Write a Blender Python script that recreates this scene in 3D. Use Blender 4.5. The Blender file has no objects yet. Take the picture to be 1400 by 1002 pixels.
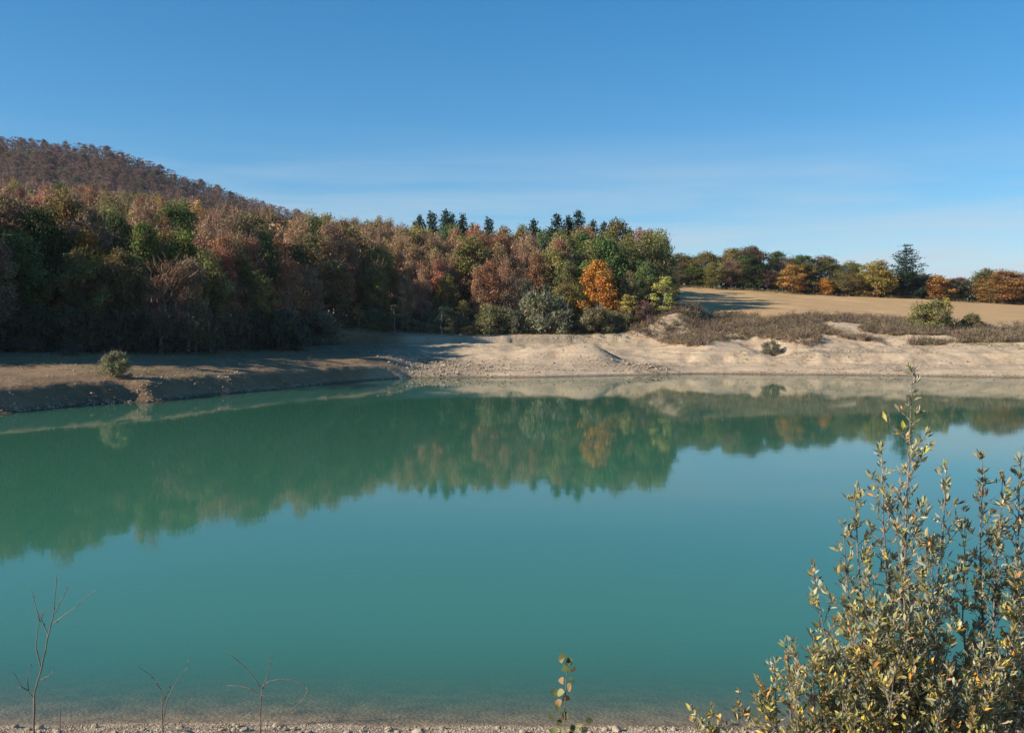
import bpy, math
import numpy as np
from mathutils import Vector, Matrix, Quaternion

scene = bpy.context.scene
COL = scene.collection
rng = np.random.default_rng(7)

# ------------------------------------------------------------------ camera
EYE = 5.0            # metres above the water
cam_d = bpy.data.cameras.new('camera')
cam_d.lens = 35.0
cam_d.sensor_width = 36.0
cam_d.clip_start = 0.1
cam_d.clip_end = 20000.0
cam = bpy.data.objects.new('camera', cam_d)
COL.objects.link(cam)
cam.location = (0, 0, EYE)
cam.rotation_euler = (math.radians(90 - 1.93), 0, 0)
scene.camera = cam

# ------------------------------------------------------------------ sky + sun
SUN_EL = math.radians(26)
SUN_BEHIND = math.radians(19)          # sun stands to the left, a little behind the viewer
S = Vector((-math.cos(SUN_EL) * math.cos(SUN_BEHIND), -math.cos(SUN_EL) * math.sin(SUN_BEHIND), math.sin(SUN_EL)))
world = bpy.data.worlds.new('World')
scene.world = world
world.use_nodes = True
nt = world.node_tree
nt.nodes.clear()
out = nt.nodes.new('ShaderNodeOutputWorld')
bg = nt.nodes.new('ShaderNodeBackground')
sky = nt.nodes.new('ShaderNodeTexSky')
sky.sky_type = 'NISHITA'
sky.sun_disc = False
sky.sun_elevation = SUN_EL
sky.sun_rotation = math.atan2(S.x, S.y)
sky.altitude = 600
sky.air_density = 1.0
sky.dust_density = 0.1
sky.ozone_density = 4.5
bg.inputs['Strength'].default_value = 0.116
# thin cirrus veils, all round the sky
tc = nt.nodes.new('ShaderNodeTexCoord')
mp = nt.nodes.new('ShaderNodeMapping')
mp.inputs['Scale'].default_value = (1.3, 1.3, 17.0)
mp.inputs['Rotation'].default_value = (0.03, -0.06, 0.5)
ns = nt.nodes.new('ShaderNodeTexNoise')
ns.inputs['Scale'].default_value = 1.6
ns.inputs['Detail'].default_value = 6.0
ns.inputs['Roughness'].default_value = 0.55
ns.inputs['Distortion'].default_value = 0.4
rp = nt.nodes.new('ShaderNodeMapRange')
rp.inputs['From Min'].default_value = 0.40
rp.inputs['From Max'].default_value = 0.66
rp.inputs['To Max'].default_value = 0.8
sx = nt.nodes.new('ShaderNodeSeparateXYZ')
el = nt.nodes.new('ShaderNodeMapRange')
el.interpolation_type = 'SMOOTHSTEP'
el.inputs['From Min'].default_value = 0.21
el.inputs['From Max'].default_value = 0.06
mu = nt.nodes.new('ShaderNodeMath'); mu.operation = 'MULTIPLY'
mx = nt.nodes.new('ShaderNodeMix'); mx.data_type = 'RGBA'
hs = nt.nodes.new('ShaderNodeHueSaturation')
hs.inputs['Hue'].default_value = 0.497
hs.inputs['Saturation'].default_value = 1.40
L = nt.links.new
L(tc.outputs['Generated'], mp.inputs['Vector']); L(mp.outputs['Vector'], ns.inputs['Vector'])
L(ns.outputs['Fac'], rp.inputs['Value'])
L(tc.outputs['Generated'], sx.inputs['Vector']); L(sx.outputs['Z'], el.inputs['Value'])
L(rp.outputs['Result'], mu.inputs[0]); L(el.outputs['Result'], mu.inputs[1])
gm = nt.nodes.new('ShaderNodeGamma'); gm.inputs['Gamma'].default_value = 0.8
L(sky.outputs['Color'], gm.inputs['Color']); L(gm.outputs['Color'], hs.inputs['Color'])
L(mu.outputs['Value'], mx.inputs['Factor']); L(hs.outputs['Color'], mx.inputs['A'])
mx.inputs['B'].default_value = (3.15, 3.5, 3.8, 1)
L(mx.outputs['Result'], bg.inputs['Color']); L(bg.outputs['Background'], out.inputs['Surface'])

sd = bpy.data.lights.new('sun', 'SUN')
sd.energy = 5.0
sd.angle = math.radians(0.53)
sd.color = (1.0, 0.93, 0.82)
sun = bpy.data.objects.new('sun', sd)
COL.objects.link(sun)
sun.rotation_euler = S.to_track_quat('Z', 'Y').to_euler()
sun.location = (-60, -5, 60)

scene.view_settings.view_transform = 'Standard'
scene.view_settings.look = 'None'
scene.view_settings.gamma = 1.0
scene.view_settings.exposure = 0.75
scene.view_settings.use_curve_mapping = False
scene.cycles.max_bounces = 6
scene.cycles.transparent_max_bounces = 8
scene.cycles.use_denoising = True

# ------------------------------------------------------------------ helpers
F = 1400 * 35.0 / 36.0
HOR = 455.0
def ray(px, py, d):
    """point seen at photo pixel (px, py), d metres away along the view axis"""
    pit = math.radians(1.93)
    z = EYE - d * math.tan(pit + math.atan((py - 501.0) / F))
    return np.array([(px - 700.0) / F * (d * math.cos(pit) + (EYE - z) * math.sin(pit)), d, z])

def sstep(a, b, x):
    t = np.clip((np.asarray(x, float) - a) / (b - a), 0, 1)
    return t * t * (3 - 2 * t)

_perm = np.random.default_rng(3).random((256, 256))
def vnoise(x, y):
    x = np.asarray(x, float); y = np.asarray(y, float)
    xi = np.floor(x).astype(int); yi = np.floor(y).astype(int)
    fx = x - xi; fy = y - yi
    fx = fx * fx * (3 - 2 * fx); fy = fy * fy * (3 - 2 * fy)
    g = lambda a, b: _perm[a & 255, b & 255]
    return ((g(xi, yi) * (1 - fx) + g(xi + 1, yi) * fx) * (1 - fy)
            + (g(xi, yi + 1) * (1 - fx) + g(xi + 1, yi + 1) * fx) * fy) * 2 - 1
def fbm(x, y, o=4):
    r = 0; a = 1.0; s = 0
    for i in range(o):
        r = r + a * vnoise(x * 2 ** i + 17.3 * i, y * 2 ** i - 9.1 * i); s += a; a *= 0.5
    return r / s

def unit(v):
    return v / np.maximum(np.linalg.norm(v, axis=-1, keepdims=True), 1e-9)

class MB:
    """collects verts / faces / per-vertex colours, then makes one mesh"""
    def __init__(s):
        s.v = []; s.n = 0; s.q = []; s.t = []; s.qm = []; s.tm = []; s.c = []
    def add(s, V, Fc, mat=0, col=None):
        V = np.asarray(V, np.float32).reshape(-1, 3); Fc = np.asarray(Fc, np.int64)
        s.v.append(V)
        if col is None: col = np.ones((len(V), 3), np.float32)
        s.c.append(np.broadcast_to(np.asarray(col, np.float32), (len(V), 3)))
        if len(Fc):
            if Fc.shape[1] == 4: s.q.append(Fc + s.n); s.qm.append(np.full(len(Fc), mat))
            else: s.t.append(Fc + s.n); s.tm.append(np.full(len(Fc), mat))
        s.n += len(V)
    def mesh(s, name, mats, smooth=False, colour=True):
        me = bpy.data.meshes.new(name)
        V = np.concatenate(s.v) if s.v else np.zeros((0, 3), np.float32)
        Q = np.concatenate(s.q) if s.q else np.zeros((0, 4), np.int64)
        T = np.concatenate(s.t) if s.t else np.zeros((0, 3), np.int64)
        mi = np.concatenate([np.concatenate(s.qm) if s.qm else np.zeros(0), np.concatenate(s.tm) if s.tm else np.zeros(0)]).astype(np.int32)
        loops = np.concatenate([Q.ravel(), T.ravel()]).astype(np.int32)
        tot = np.concatenate([np.full(len(Q), 4), np.full(len(T), 3)]).astype(np.int32)
        st = np.concatenate([[0], np.cumsum(tot)[:-1]]).astype(np.int32) if len(tot) else tot
        me.vertices.add(len(V)); me.vertices.foreach_set('co', V.ravel())
        me.loops.add(len(loops)); me.loops.foreach_set('vertex_index', loops)
        me.polygons.add(len(tot)); me.polygons.foreach_set('loop_start', st); me.polygons.foreach_set('loop_total', tot)
        me.polygons.foreach_set('material_index', mi)
        me.polygons.foreach_set('use_smooth', np.full(len(tot), bool(smooth)))
        for m in mats: me.materials.append(m)
        if colour:
            ca = me.color_attributes.new('tint', 'FLOAT_COLOR', 'POINT')
            C4 = np.ones((len(V), 4), np.float32); C4[:, :3] = np.concatenate(s.c)
            ca.data.foreach_set('color', C4.ravel())
        me.update(calc_edges=True)
        return me

def tube(mb, P, R, sides=5, mat=0, col=None, cap=True):
    P = np.asarray(P, float); R = np.broadcast_to(np.asarray(R, float), (len(P),))
    T = np.gradient(P, axis=0); T = unit(T)
    ref = np.array([0.31, 0.87, 0.12]) if abs(T[0][2]) > 0.6 else np.array([0.05, 0.1, 1.0])
    A = unit(np.cross(T, ref)); B = np.cross(T, A)
    an = np.arange(sides) * 2 * np.pi / sides
    ring = A[:, None, :] * np.cos(an)[None, :, None] + B[:, None, :] * np.sin(an)[None, :, None]
    V = (P[:, None, :] + ring * R[:, None, None]).reshape(-1, 3)
    n = len(P); i = np.arange(n - 1)[:, None] * sides; j = np.arange(sides)[None, :]; k = (j + 1) % sides
    Fq = np.stack([i + j, i + k, i + sides + k, i + sides + j], -1).reshape(-1, 4)
    mb.add(V, Fq, mat, col)

def leaf_quads(mb, C, size, nrm, r, aspect=0.62, mat=0, col=None):
    """one small bent quad (a spray of leaves) at each centre"""
    N = len(C)
    n = unit(nrm)
    t = unit(np.cross(n, unit(r.normal(size=(N, 3)))))
    b = np.cross(n, t)
    sz = np.broadcast_to(np.asarray(size, float), (N,))[:, None]
    tw = n * sz * 0.22
    V = np.stack([C - t * sz, C - b * sz * aspect + tw, C + t * sz, C + b * sz * aspect + tw], 1).reshape(-1, 3)
    Fq = np.arange(N * 4).reshape(N, 4)
    cc = None if col is None else np.repeat(col, 4, axis=0)
    mb.add(V, Fq, mat, cc)

def ribbons(mb, A, B, w, r, mat=0, col=None):
    """thin twig blades from A to B"""
    N = len(A)
    t = unit(B - A); s = unit(np.cross(t, unit(r.normal(size=(N, 3)))))
    w = np.broadcast_to(np.asarray(w, float), (N,))[:, None]
    V = np.stack([A - s * w, A + s * w, B + s * w * 0.3, B - s * w * 0.3], 1).reshape(-1, 3)
    cc = None if col is None else np.repeat(col, 4, axis=0)
    mb.add(V, np.arange(N * 4).reshape(N, 4), mat, cc)

def obj(name, me, parent=None, loc=None):
    o = bpy.data.objects.new(name, me)
    COL.objects.link(o)
    if parent is not None: o.parent = parent
    if loc is not None: o.location = loc
    return o
def empty(name, loc, rz=0.0, sc=(1, 1, 1)):
    o = bpy.data.objects.new(name, None)
    o.empty_display_size = 0.3
    COL.objects.link(o); o.location = loc; o.rotation_euler = (0, 0, rz); o.scale = sc
    return o
def tag(o, label=None, cat=None, group=None, kind=None):
    if label: o['label'] = label
    if cat: o['category'] = cat
    if group: o['group'] = group
    if kind: o['kind'] = kind
    return o

# ------------------------------------------------------------------ materials
def mat_new(name):
    m = bpy.data.materials.new(name); m.use_nodes = True
    m.node_tree.nodes.clear()
    return m, m.node_tree.nodes, m.node_tree.links.new

def foliage_mat(name, source, trans=0.3, under=None, rough=0.7, spec=0.12):
    """leaf colour = (object colour | vertex tint) with per-leaf jitter; part of the light passes through"""
    m, N, K = mat_new(name)
    o = N.new('ShaderNodeOutputMaterial')
    at = N.new('ShaderNodeAttribute'); at.attribute_name = 'tint'
    colr = at.outputs['Color']
    if source == 'object':
        oi = N.new('ShaderNodeObjectInfo')
        mm = N.new('ShaderNodeMix'); mm.data_type = 'RGBA'; mm.blend_type = 'MULTIPLY'; mm.inputs['Factor'].default_value = 1
        K(oi.outputs['Color'], mm.inputs['A']); K(at.outputs['Color'], mm.inputs['B'])
        colr = mm.outputs['Result']
    if under is not None:
        g = N.new('ShaderNodeNewGeometry')
        um = N.new('ShaderNodeMix'); um.data_type = 'RGBA'
        fu = N.new('ShaderNodeMath'); fu.operation = 'MULTIPLY'; fu.inputs[1].default_value = 0.8
        K(g.outputs['Backfacing'], fu.inputs[0]); K(fu.outputs['Value'], um.inputs['Factor'])
        K(colr, um.inputs['A']); um.inputs['B'].default_value = (*under, 1)
        colr = um.outputs['Result']
    d = N.new('ShaderNodeBsdfPrincipled'); d.inputs['Roughness'].default_value = rough
    d.inputs['Specular IOR Level'].default_value = spec
    t = N.new('ShaderNodeBsdfTranslucent')
    mx = N.new('ShaderNodeMixShader'); mx.inputs['Fac'].default_value = trans
    K(colr, d.inputs['Base Color']); K(colr, t.inputs['Color'])
    K(d.outputs['BSDF'], mx.inputs[1]); K(t.outputs['BSDF'], mx.inputs[2]); K(mx.outputs['Shader'], o.inputs['Surface'])
    return m

def noise_mat(name, cols, scale=1.0, detail=8, rough=0.9, bump=0.3, bdist=0.05, stretch=(1, 1, 1), bscale=None, extra=None):
    m, N, K = mat_new(name)
    o = N.new('ShaderNodeOutputMaterial')
    p = N.new('ShaderNodeBsdfPrincipled'); p.inputs['Roughness'].default_value = rough
    p.inputs['Specular IOR Level'].default_value = 0.2
    t = N.new('ShaderNodeTexCoord'); mp = N.new('ShaderNodeMapping'); mp.inputs['Scale'].default_value = stretch
    n = N.new('ShaderNodeTexNoise'); n.inputs['Scale'].default_value = scale; n.inputs['Detail'].default_value = detail
    n.inputs['Roughness'].default_value = 0.62
    r = N.new('ShaderNodeValToRGB')
    e = r.color_ramp.elements
    while len(e) < len(cols): e.new(0.5)
    for i, c in enumerate(cols):
        e[i].position = c[0]; e[i].color = (*c[1], 1)
    K(t.outputs['Object'], mp.inputs['Vector']); K(mp.outputs['Vector'], n.inputs['Vector'])
    K(n.outputs['Fac'], r.inputs['Fac'])
    colr = r.outputs['Color']
    if extra: colr = extra(N, K, t, colr)
    K(colr, p.inputs['Base Color'])
    b = N.new('ShaderNodeBump'); b.inputs['Strength'].default_value = bump; b.inputs['Distance'].default_value = bdist
    n2 = N.new('ShaderNodeTexNoise'); n2.inputs['Scale'].default_value = bscale or scale * 6; n2.inputs['Detail'].default_value = 6
    K(t.outputs['Object'], n2.inputs['Vector']); K(n2.outputs['Fac'], b.inputs['Height'])
    K(b.outputs['Normal'], p.inputs['Normal']); K(p.outputs['BSDF'], o.inputs['Surface'])
    return m

M_leaf = foliage_mat('foliage', 'object', 0.28)
M_leafv = foliage_mat('foliage_mass', 'vertex', 0.3)
M_shrubleaf = foliage_mat('willow_leaf', 'object', 0.25, under=(0.37, 0.37, 0.27), rough=0.45, spec=0.4)
M_shrubleafv = foliage_mat('willow_leaf_mass', 'vertex', 0.25, under=(0.37, 0.37, 0.27), rough=0.45, spec=0.4)
M_bark = noise_mat('bark', [(0.3, (0.10, 0.075, 0.055)), (0.7, (0.22, 0.18, 0.14))], 2.5, stretch=(3, 3, 0.5), bdist=0.03)
M_palebark = noise_mat('pale_bark', [(0.3, (0.22, 0.19, 0.15)), (0.7, (0.42, 0.38, 0.32))], 2.5, stretch=(3, 3, 0.5), bdist=0.03)
M_twig = foliage_mat('twig', 'vertex', 0.0, rough=0.8, spec=0.1)
M_stem = noise_mat('shrub_stem', [(0.3, (0.10, 0.085, 0.075)), (0.7, (0.24, 0.20, 0.17))], 14, stretch=(1, 1, 0.3), bdist=0.004)
M_drytwig = noise_mat('dry_twig', [(0.3, (0.07, 0.05, 0.038)), (0.7, (0.24, 0.20, 0.16))], 9, stretch=(1, 1, 0.5), bdist=0.004)

def shore_extra(N, K, t, colr):
    # strandlines: faint bands left by the falling water level follow the height; stony patches and rust-yellow clay
    sp = N.new('ShaderNodeSeparateXYZ'); K(t.outputs['Object'], sp.inputs['Vector'])
    nn = N.new('ShaderNodeTexNoise'); nn.inputs['Scale'].default_value = 0.12; nn.inputs['Detail'].default_value = 4
    K(t.outputs['Object'], nn.inputs['Vector'])
    ad = N.new('ShaderNodeMath'); ad.operation = 'MULTIPLY_ADD'; ad.inputs[1].default_value = 0.8
    K(nn.outputs['Fac'], ad.inputs[0]); K(sp.outputs['Z'], ad.inputs[2])
    cb = N.new('ShaderNodeCombineXYZ'); K(ad.outputs['Value'], cb.inputs['Z'])
    bn = N.new('ShaderNodeTexNoise'); bn.inputs['Scale'].default_value = 5.0; bn.inputs['Detail'].default_value = 5
    K(cb.outputs['Vector'], bn.inputs['Vector'])
    br = N.new('ShaderNodeMapRange'); br.inputs['From Min'].default_value = 0.35; br.inputs['From Max'].default_value = 0.65
    br.inputs['To Min'].default_value = 0.74; br.inputs['To Max'].default_value = 1.08
    K(bn.outputs['Fac'], br.inputs['Value'])
    m1 = N.new('ShaderNodeMix'); m1.data_type = 'RGBA'; m1.blend_type = 'MULTIPLY'; m1.inputs['Factor'].default_value = 1
    K(colr, m1.inputs['A']); K(br.outputs['Result'], m1.inputs['B'])
    # yellowish clay patches
    n3 = N.new('ShaderNodeTexNoise'); n3.inputs['Scale'].default_value = 0.16; n3.inputs['Detail'].default_value = 5
    mp = N.new('ShaderNodeMapping'); mp.inputs['Location'].default_value = (31, 7, 0); K(t.outputs['Object'], mp.inputs['Vector']); K(mp.outputs['Vector'], n3.inputs['Vector'])
    r3 = N.new('ShaderNodeMapRange'); r3.inputs['From Min'].default_value = 0.52; r3.inputs['From Max'].default_value = 0.72; r3.inputs['To Max'].default_value = 0.6
    K(n3.outputs['Fac'], r3.inputs['Value'])
    m2 = N.new('ShaderNodeMix'); m2.data_type = 'RGBA'
    K(r3.outputs['Result'], m2.inputs['Factor']); K(m1.outputs['Result'], m2.inputs['A']); m2.inputs['B'].default_value = (0.40, 0.29, 0.16, 1)
    # stony grey-brown patches from the mesh attribute
    at = N.new('ShaderNodeAttribute'); at.attribute_name = 'stony'
    n4 = N.new('ShaderNodeTexVoronoi'); n4.inputs['Scale'].default_value = 1.7; K(t.outputs['Object'], n4.inputs['Vector'])
    st = N.new('ShaderNodeMix'); st.data_type = 'RGBA'
    K(n4.outputs['Distance'], st.inputs['Factor']); st.inputs['A'].default_value = (0.40, 0.30, 0.20, 1); st.inputs['B'].default_value = (0.17, 0.125, 0.085, 1)
    m3 = N.new('ShaderNodeMix'); m3.data_type = 'RGBA'
    K(at.outputs['Fac'], m3.inputs['Factor']); K(m2.outputs['Result'], m3.inputs['A']); K(st.outputs['Result'], m3.inputs['B'])
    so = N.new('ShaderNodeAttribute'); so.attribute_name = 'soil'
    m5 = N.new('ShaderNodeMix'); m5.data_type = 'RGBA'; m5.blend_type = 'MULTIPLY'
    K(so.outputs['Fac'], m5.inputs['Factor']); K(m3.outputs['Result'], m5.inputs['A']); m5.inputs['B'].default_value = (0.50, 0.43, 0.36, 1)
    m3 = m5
    # wet rim next to the water
    wr = N.new('ShaderNodeMapRange'); wr.inputs['From Min'].default_value = 0.04; wr.inputs['From Max'].default_value = 0.22
    wr.inputs['To Min'].default_value = 0.45; wr.inputs['To Max'].default_value = 1.0
    K(sp.outputs['Z'], wr.inputs['Value'])
    m4 = N.new('ShaderNodeMix'); m4.data_type = 'RGBA'; m4.blend_type = 'MULTIPLY'; m4.inputs['Factor'].default_value = 1
    K(m3.outputs['Result'], m4.inputs['A']); K(wr.outputs['Result'], m4.inputs['B'])
    return m4.outputs['Result']

def wet_extra(N, K, t, colr):
    sp = N.new('ShaderNodeSeparateXYZ'); K(t.outputs['Object'], sp.inputs['Vector'])
    wr = N.new('ShaderNodeMapRange'); wr.inputs['From Min'].default_value = 0.0; wr.inputs['From Max'].default_value = 0.05
    wr.inputs['To Min'].default_value = 1.2; wr.inputs['To Max'].default_value = 1.3
    K(sp.outputs['Z'], wr.inputs['Value'])
    m4 = N.new('ShaderNodeMix'); m4.data_type = 'RGBA'; m4.blend_type = 'MULTIPLY'; m4.inputs['Factor'].default_value = 1
    K(colr, m4.inputs['A']); K(wr.outputs['Result'], m4.inputs['B'])
    return m4.outputs['Result']
M_shore = noise_mat('shore_sand', [(0.25, (0.33, 0.225, 0.135)), (0.5, (0.48, 0.35, 0.225)), (0.75, (0.57, 0.43, 0.29))], 0.35, 10, bump=0.9, bdist=0.12, bscale=2.2, extra=shore_extra)
M_near = noise_mat('near_shore', [(0.3, (0.13, 0.088, 0.052)), (0.5, (0.24, 0.17, 0.105)), (0.72, (0.35, 0.26, 0.17))], 3.0, 10, bump=0.8, bdist=0.04, bscale=18, extra=wet_extra)
M_field = noise_mat('ploughed_field', [(0.3, (0.40, 0.24, 0.105)), (0.7, (0.49, 0.31, 0.145))], 0.09, 10, bump=0.8, bdist=0.10, bscale=3.0)
M_hill = noise_mat('leaf_litter', [(0.3, (0.05, 0.038, 0.022)), (0.7, (0.12, 0.085, 0.05))], 0.3, 8, bump=0.6, bdist=0.2)
M_stone = noise_mat('stone', [(0.3, (0.24, 0.175, 0.115)), (0.55, (0.40, 0.31, 0.215)), (0.75, (0.54, 0.43, 0.31))], 3.0, 8, bump=0.5, bdist=0.02, bscale=14)
M_rubble = noise_mat('rubble', [(0.3, (0.20, 0.145, 0.095)), (0.7, (0.46, 0.345, 0.235))], 1.2, 8, bump=0.5, bdist=0.03)
M_soil = noise_mat('grass_blades', [(0.3, (0.20, 0.16, 0.08)), (0.7, (0.36, 0.30, 0.17))], 1.2, 4)

# ------------------------------------------------------------------ terrain
def shore_pts():
    px = [(0, 566), (95, 556.5), (185, 549.5), (196, 551), (300, 540), (440, 526), (520, 519.5), (565, 516.5), (650, 515.5), (740, 515.5), (800, 514), (900, 512), (950, 511), (1000, 511), (1100, 512), (1200, 513), (1300, 514.5), (1400, 516)]
    return [tuple(ray(a, b, F * EYE / (b - HOR))[:2]) for a, b in px]
_rs = np.random.default_rng(31)
SH = [(120, 12.3)] + [(x_, 12.50 - 0.019 * x_ + 0.055 * math.sin(x_ * 1.3) + _rs.normal(0, 0.022)) for x_ in np.arange(9.0, -9.2, -0.33)] + [(-120, 12.8), (-110, 30), (-75, 42), (-45, 50)] + shore_pts() + [(75, 103), (105, 88), (125, 60), (130, 30)]
SHP = np.array(SH)
def sdist(x, y):
    """distance to the waterline: positive on land, negative in the lake"""
    x = np.asarray(x, float); y = np.asarray(y, float)
    best = np.full(x.shape, 1e9); ins = np.zeros(x.shape, bool)
    n = len(SHP)
    for i in range(n):
        a = SHP[i]; b = SHP[(i + 1) % n]
        ab = b - a; t = np.clip(((x - a[0]) * ab[0] + (y - a[1]) * ab[1]) / (ab @ ab), 0, 1)
        best = np.minimum(best, np.hypot(x - a[0] - t * ab[0], y - a[1] - t * ab[1]))
        c = ((a[1] > y) != (b[1] > y))
        with np.errstate(divide='ignore', invalid='ignore'):
            xi = (b[0] - a[0]) * (y - a[1]) / (b[1] - a[1] + 1e-12) + a[0]
        ins ^= c & (x < xi)
    return np.where(ins, -best, best)

TU = np.array([-1.2, -0.8, -0.514, -0.40, -0.33, -0.27, -0.20, -0.13, -0.044, 0.066, 0.11, 0.15, 0.6])
TD = np.array([20, 60, 80, 100, 130, 160, 200, 260, 350, 450, 600, 800, 1500, 3500])
TZ = np.array([  # first two rows lie out of view, raised to throw shade on the left shore
    [2, 5, 10, 16, 24, 32, 40, 50, 66, 80, 105, 100, 60, 20],
    [1, 3, 7, 11, 16, 22, 30, 42, 58, 73, 112, 108, 60, 20],
    [1, 1.6, 2.5, 4.2, 8, 13, 19, 29, 44, 66, 117, 106, 60, 20],
    [1, 1.6, 2.5, 4, 7.5, 12, 18, 27, 41, 60, 110, 98, 55, 20],
    [1, 1.6, 2.4, 3.9, 6.5, 11, 17, 25, 37, 52, 93, 86, 50, 20],
    [1, 1.6, 2.4, 3.6, 5.5, 10, 16, 23, 33, 46, 82, 74, 45, 18],
    [1, 1.6, 2.2, 3.2, 4.6, 8.5, 14, 20.5, 28, 42, 69, 58, 35, 15],
    [1, 1.6, 2.2, 3, 3.9, 5.6, 12, 20, 28, 30, 34, 30, 25, 12],
    [1, 1.6, 2.2, 3, 3.9, 4.8, 11.5, 18, 20, 20, 22, 20, 18, 10],
    [1, 1.6, 2.2, 3, 3.9, 4.8, 11.5, 16, 16, 16, 16, 16, 14, 10],
    [1, 1.6, 2.2, 3, 3.9, 5.0, 9.5, 13, 14, 14, 14, 14, 12, 10],
    [1, 1.6, 2.2, 3, 4.0, 6.5, 9.5, 14, 14, 13, 12, 12, 10, 8],
    [1, 1.6, 2.2, 3, 4.0, 6.5, 9.5, 14, 14, 13, 12, 12, 10, 8]], float)
def bilin(u, d):
    u = np.clip(u, TU[0], TU[-1]); d = np.clip(d, TD[0], TD[-1])
    i = np.clip(np.searchsorted(TU, u) - 1, 0, len(TU) - 2); j = np.clip(np.searchsorted(TD, d) - 1, 0, len(TD) - 2)
    a = (u - TU[i]) / (TU[i + 1] - TU[i]); b = (d - TD[j]) / (TD[j + 1] - TD[j])
    return (TZ[i, j] * (1 - a) + TZ[i + 1, j] * a) * (1 - b) + (TZ[i, j + 1] * (1 - a) + TZ[i + 1, j + 1] * a) * b

MOUNDS = [  # x, y, rx, ry, h : the humps of dry silt
    (8.9, 129.0, 3.4, 5.0, 1.75), (3.6, 128.5, 3.6, 5.0, 1.15), (11.6, 126.5, 1.8, 4.0, 0.9),
    (-2.5, 134.0, 5.0, 5.0, 0.55), (-11.0, 137.0, 6.0, 5.0, 0.6), (16.5, 124.5, 2.6, 2.2, 0.45), (26.0, 141.0, 6.0, 5.0, 0.6),
    (41.0, 139.0, 4.0, 4.0, 0.8)]
def ter(x, y):
    x = np.asarray(x, float); y = np.asarray(y, float)
    s = sdist(x, y)
    yy = np.maximum(y, 20.0)
    u = np.clip(x / yy, -1.2, 0.6)
    zt = bilin(u, yy)
    zp = 7.8 - 0.05 * (np.clip(x, -50, 160) - 48) + 0.098 * (np.clip(yy, 90, 262) - 165) - 0.012 * np.clip(yy - 300, 0, 600)
    w = sstep(0.125, 0.172, u)
    z = zt * (1 - w) + zp * w
    n1 = fbm(x * 0.09, y * 0.09, 4); n2 = fbm(x * 0.35 + 40, y * 0.35, 4)
    sw = np.maximum(s + 0.9 * n2 * sstep(0.5, 6, s), 0.0)
    n3 = fbm(x * 1.1 + 7, y * 1.1, 3)
    sw = np.maximum(sw + 0.75 * n3 * sstep(0.15, 1.5, s), 0.0)
    left = 1 - sstep(-0.13, -0.085, u)
    right = sstep(0.14, 0.2, u)
    bank_l = 1.4 * sstep(0.05, 2.3, sw) + 0.4 * sstep(2.3, 6, sw) + 0.05 * sw
    bank_c = 0.35 * sstep(0, 1.0, sw) + 0.095 * sw
    bank_r = 0.10 * sstep(0, 0.8, sw) + 0.115 * sw + 0.85 * sstep(7.5, 11.5, sw + 1.6 * n1) + 0.05 * np.maximum(sw - 20, 0)
    bank = left * bank_l + (1 - left) * ((1 - right) * bank_c + right * bank_r)
    bank = bank + 2.0 * np.maximum(s - 33, 0) * (1 - right)
    # small terraces left by the falling water
    bank = bank + 0.07 * np.sin(bank * 14 + 2.5 * n1) * sstep(0.1, 0.6, bank) * (1 - left)
    k = 0.6
    h = np.clip(0.5 + 0.5 * (z - bank) / k, 0, 1)
    zl = z * (1 - h) + bank * h - k * h * (1 - h) * (s > 1)
    rill = np.abs(vnoise(x * 0.75 + 0.5 * n2, y * 0.16 + 5)) + 0.5 * np.abs(vnoise(x * 1.9, y * 0.4))
    zl = zl + 0.30 * (rill - 0.6) * sstep(5, 12, s) * (1 - left) * (1 - sstep(30, 40, s))
    rough = 0.10 * n2 + 0.30 * n1 * sstep(3, 12, s)
    zl = zl + rough * sstep(0.3, 3, s) * (1 + 2.5 * sstep(190, 400, y))
    for (mx_, my_, rx, ry, mh) in MOUNDS:
        q = ((x - mx_) / rx) ** 2 + ((y - my_) / ry) ** 2
        zl = zl + mh * np.exp(-q) * sstep(0, 4, s)
    # gully in the right bank
    gx = (x - 35.0) / 2.2
    zl = zl - 0.9 * np.exp(-gx ** 2) * sstep(9, 14, s) * (1 - sstep(22, 30, s))
    zl = np.maximum(zl, 0.02 * np.minimum(s, 1.0))
    zb = -np.minimum(0.16 * np.abs(s), 4.5) + 0.03 * n2
    zb = np.where(y < 25, -np.minimum(0.13 * np.abs(s) + 0.003 * np.abs(s) ** 2, 4.5) + 0.015 * n2, zb)
    zn = 0.215 * s + 0.02 * n2                         # the bank we stand on
    zn = np.where(s > 14, 0.215 * 14 + 0.05 * (s - 14), zn)
    land = np.where(y < 25, zn, zl)
    tr = sstep(22, 45, y)
    land = np.where((y >= 22) & (y < 45), zn.clip(0) * (1 - tr) + zl * tr, land)
    return np.where(s > 0, land, zb)
def gz(x, y):
    return float(ter(np.array([x]), np.array([y]))[0])

def axis(parts):
    a = []
    for lo, hi, st in parts:
        a.append(np.arange(lo, hi, st))
    a.append([parts[-1][1]])
    return np.unique(np.round(np.concatenate(a), 4))
gx = axis([(-4000, -1000, 300), (-1000, -420, 58), (-420, -150, 10), (-150, -66, 2.4), (-66, 92, 0.62), (92, 200, 3), (200, 500, 20), (500, 4000, 350)])
gy = axis([(-1500, -100, 200), (-100, -8, 8), (-8, 10, 1.0), (10, 15.5, 0.16), (15.5, 54, 2.2), (54, 172, 0.62), (172, 270, 2.2), (270, 460, 6), (460, 800, 12), (800, 4200, 220)])
GX, GY = np.meshgrid(gx, gy, indexing='ij')
GZ = ter(GX, GY)
nx, ny = GX.shape
idx = np.arange(nx * ny).reshape(nx, ny)
Q = np.stack([idx[:-1, :-1], idx[1:, :-1], idx[1:, 1:], idx[:-1, 1:]], -1).reshape(-1, 4)
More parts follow.
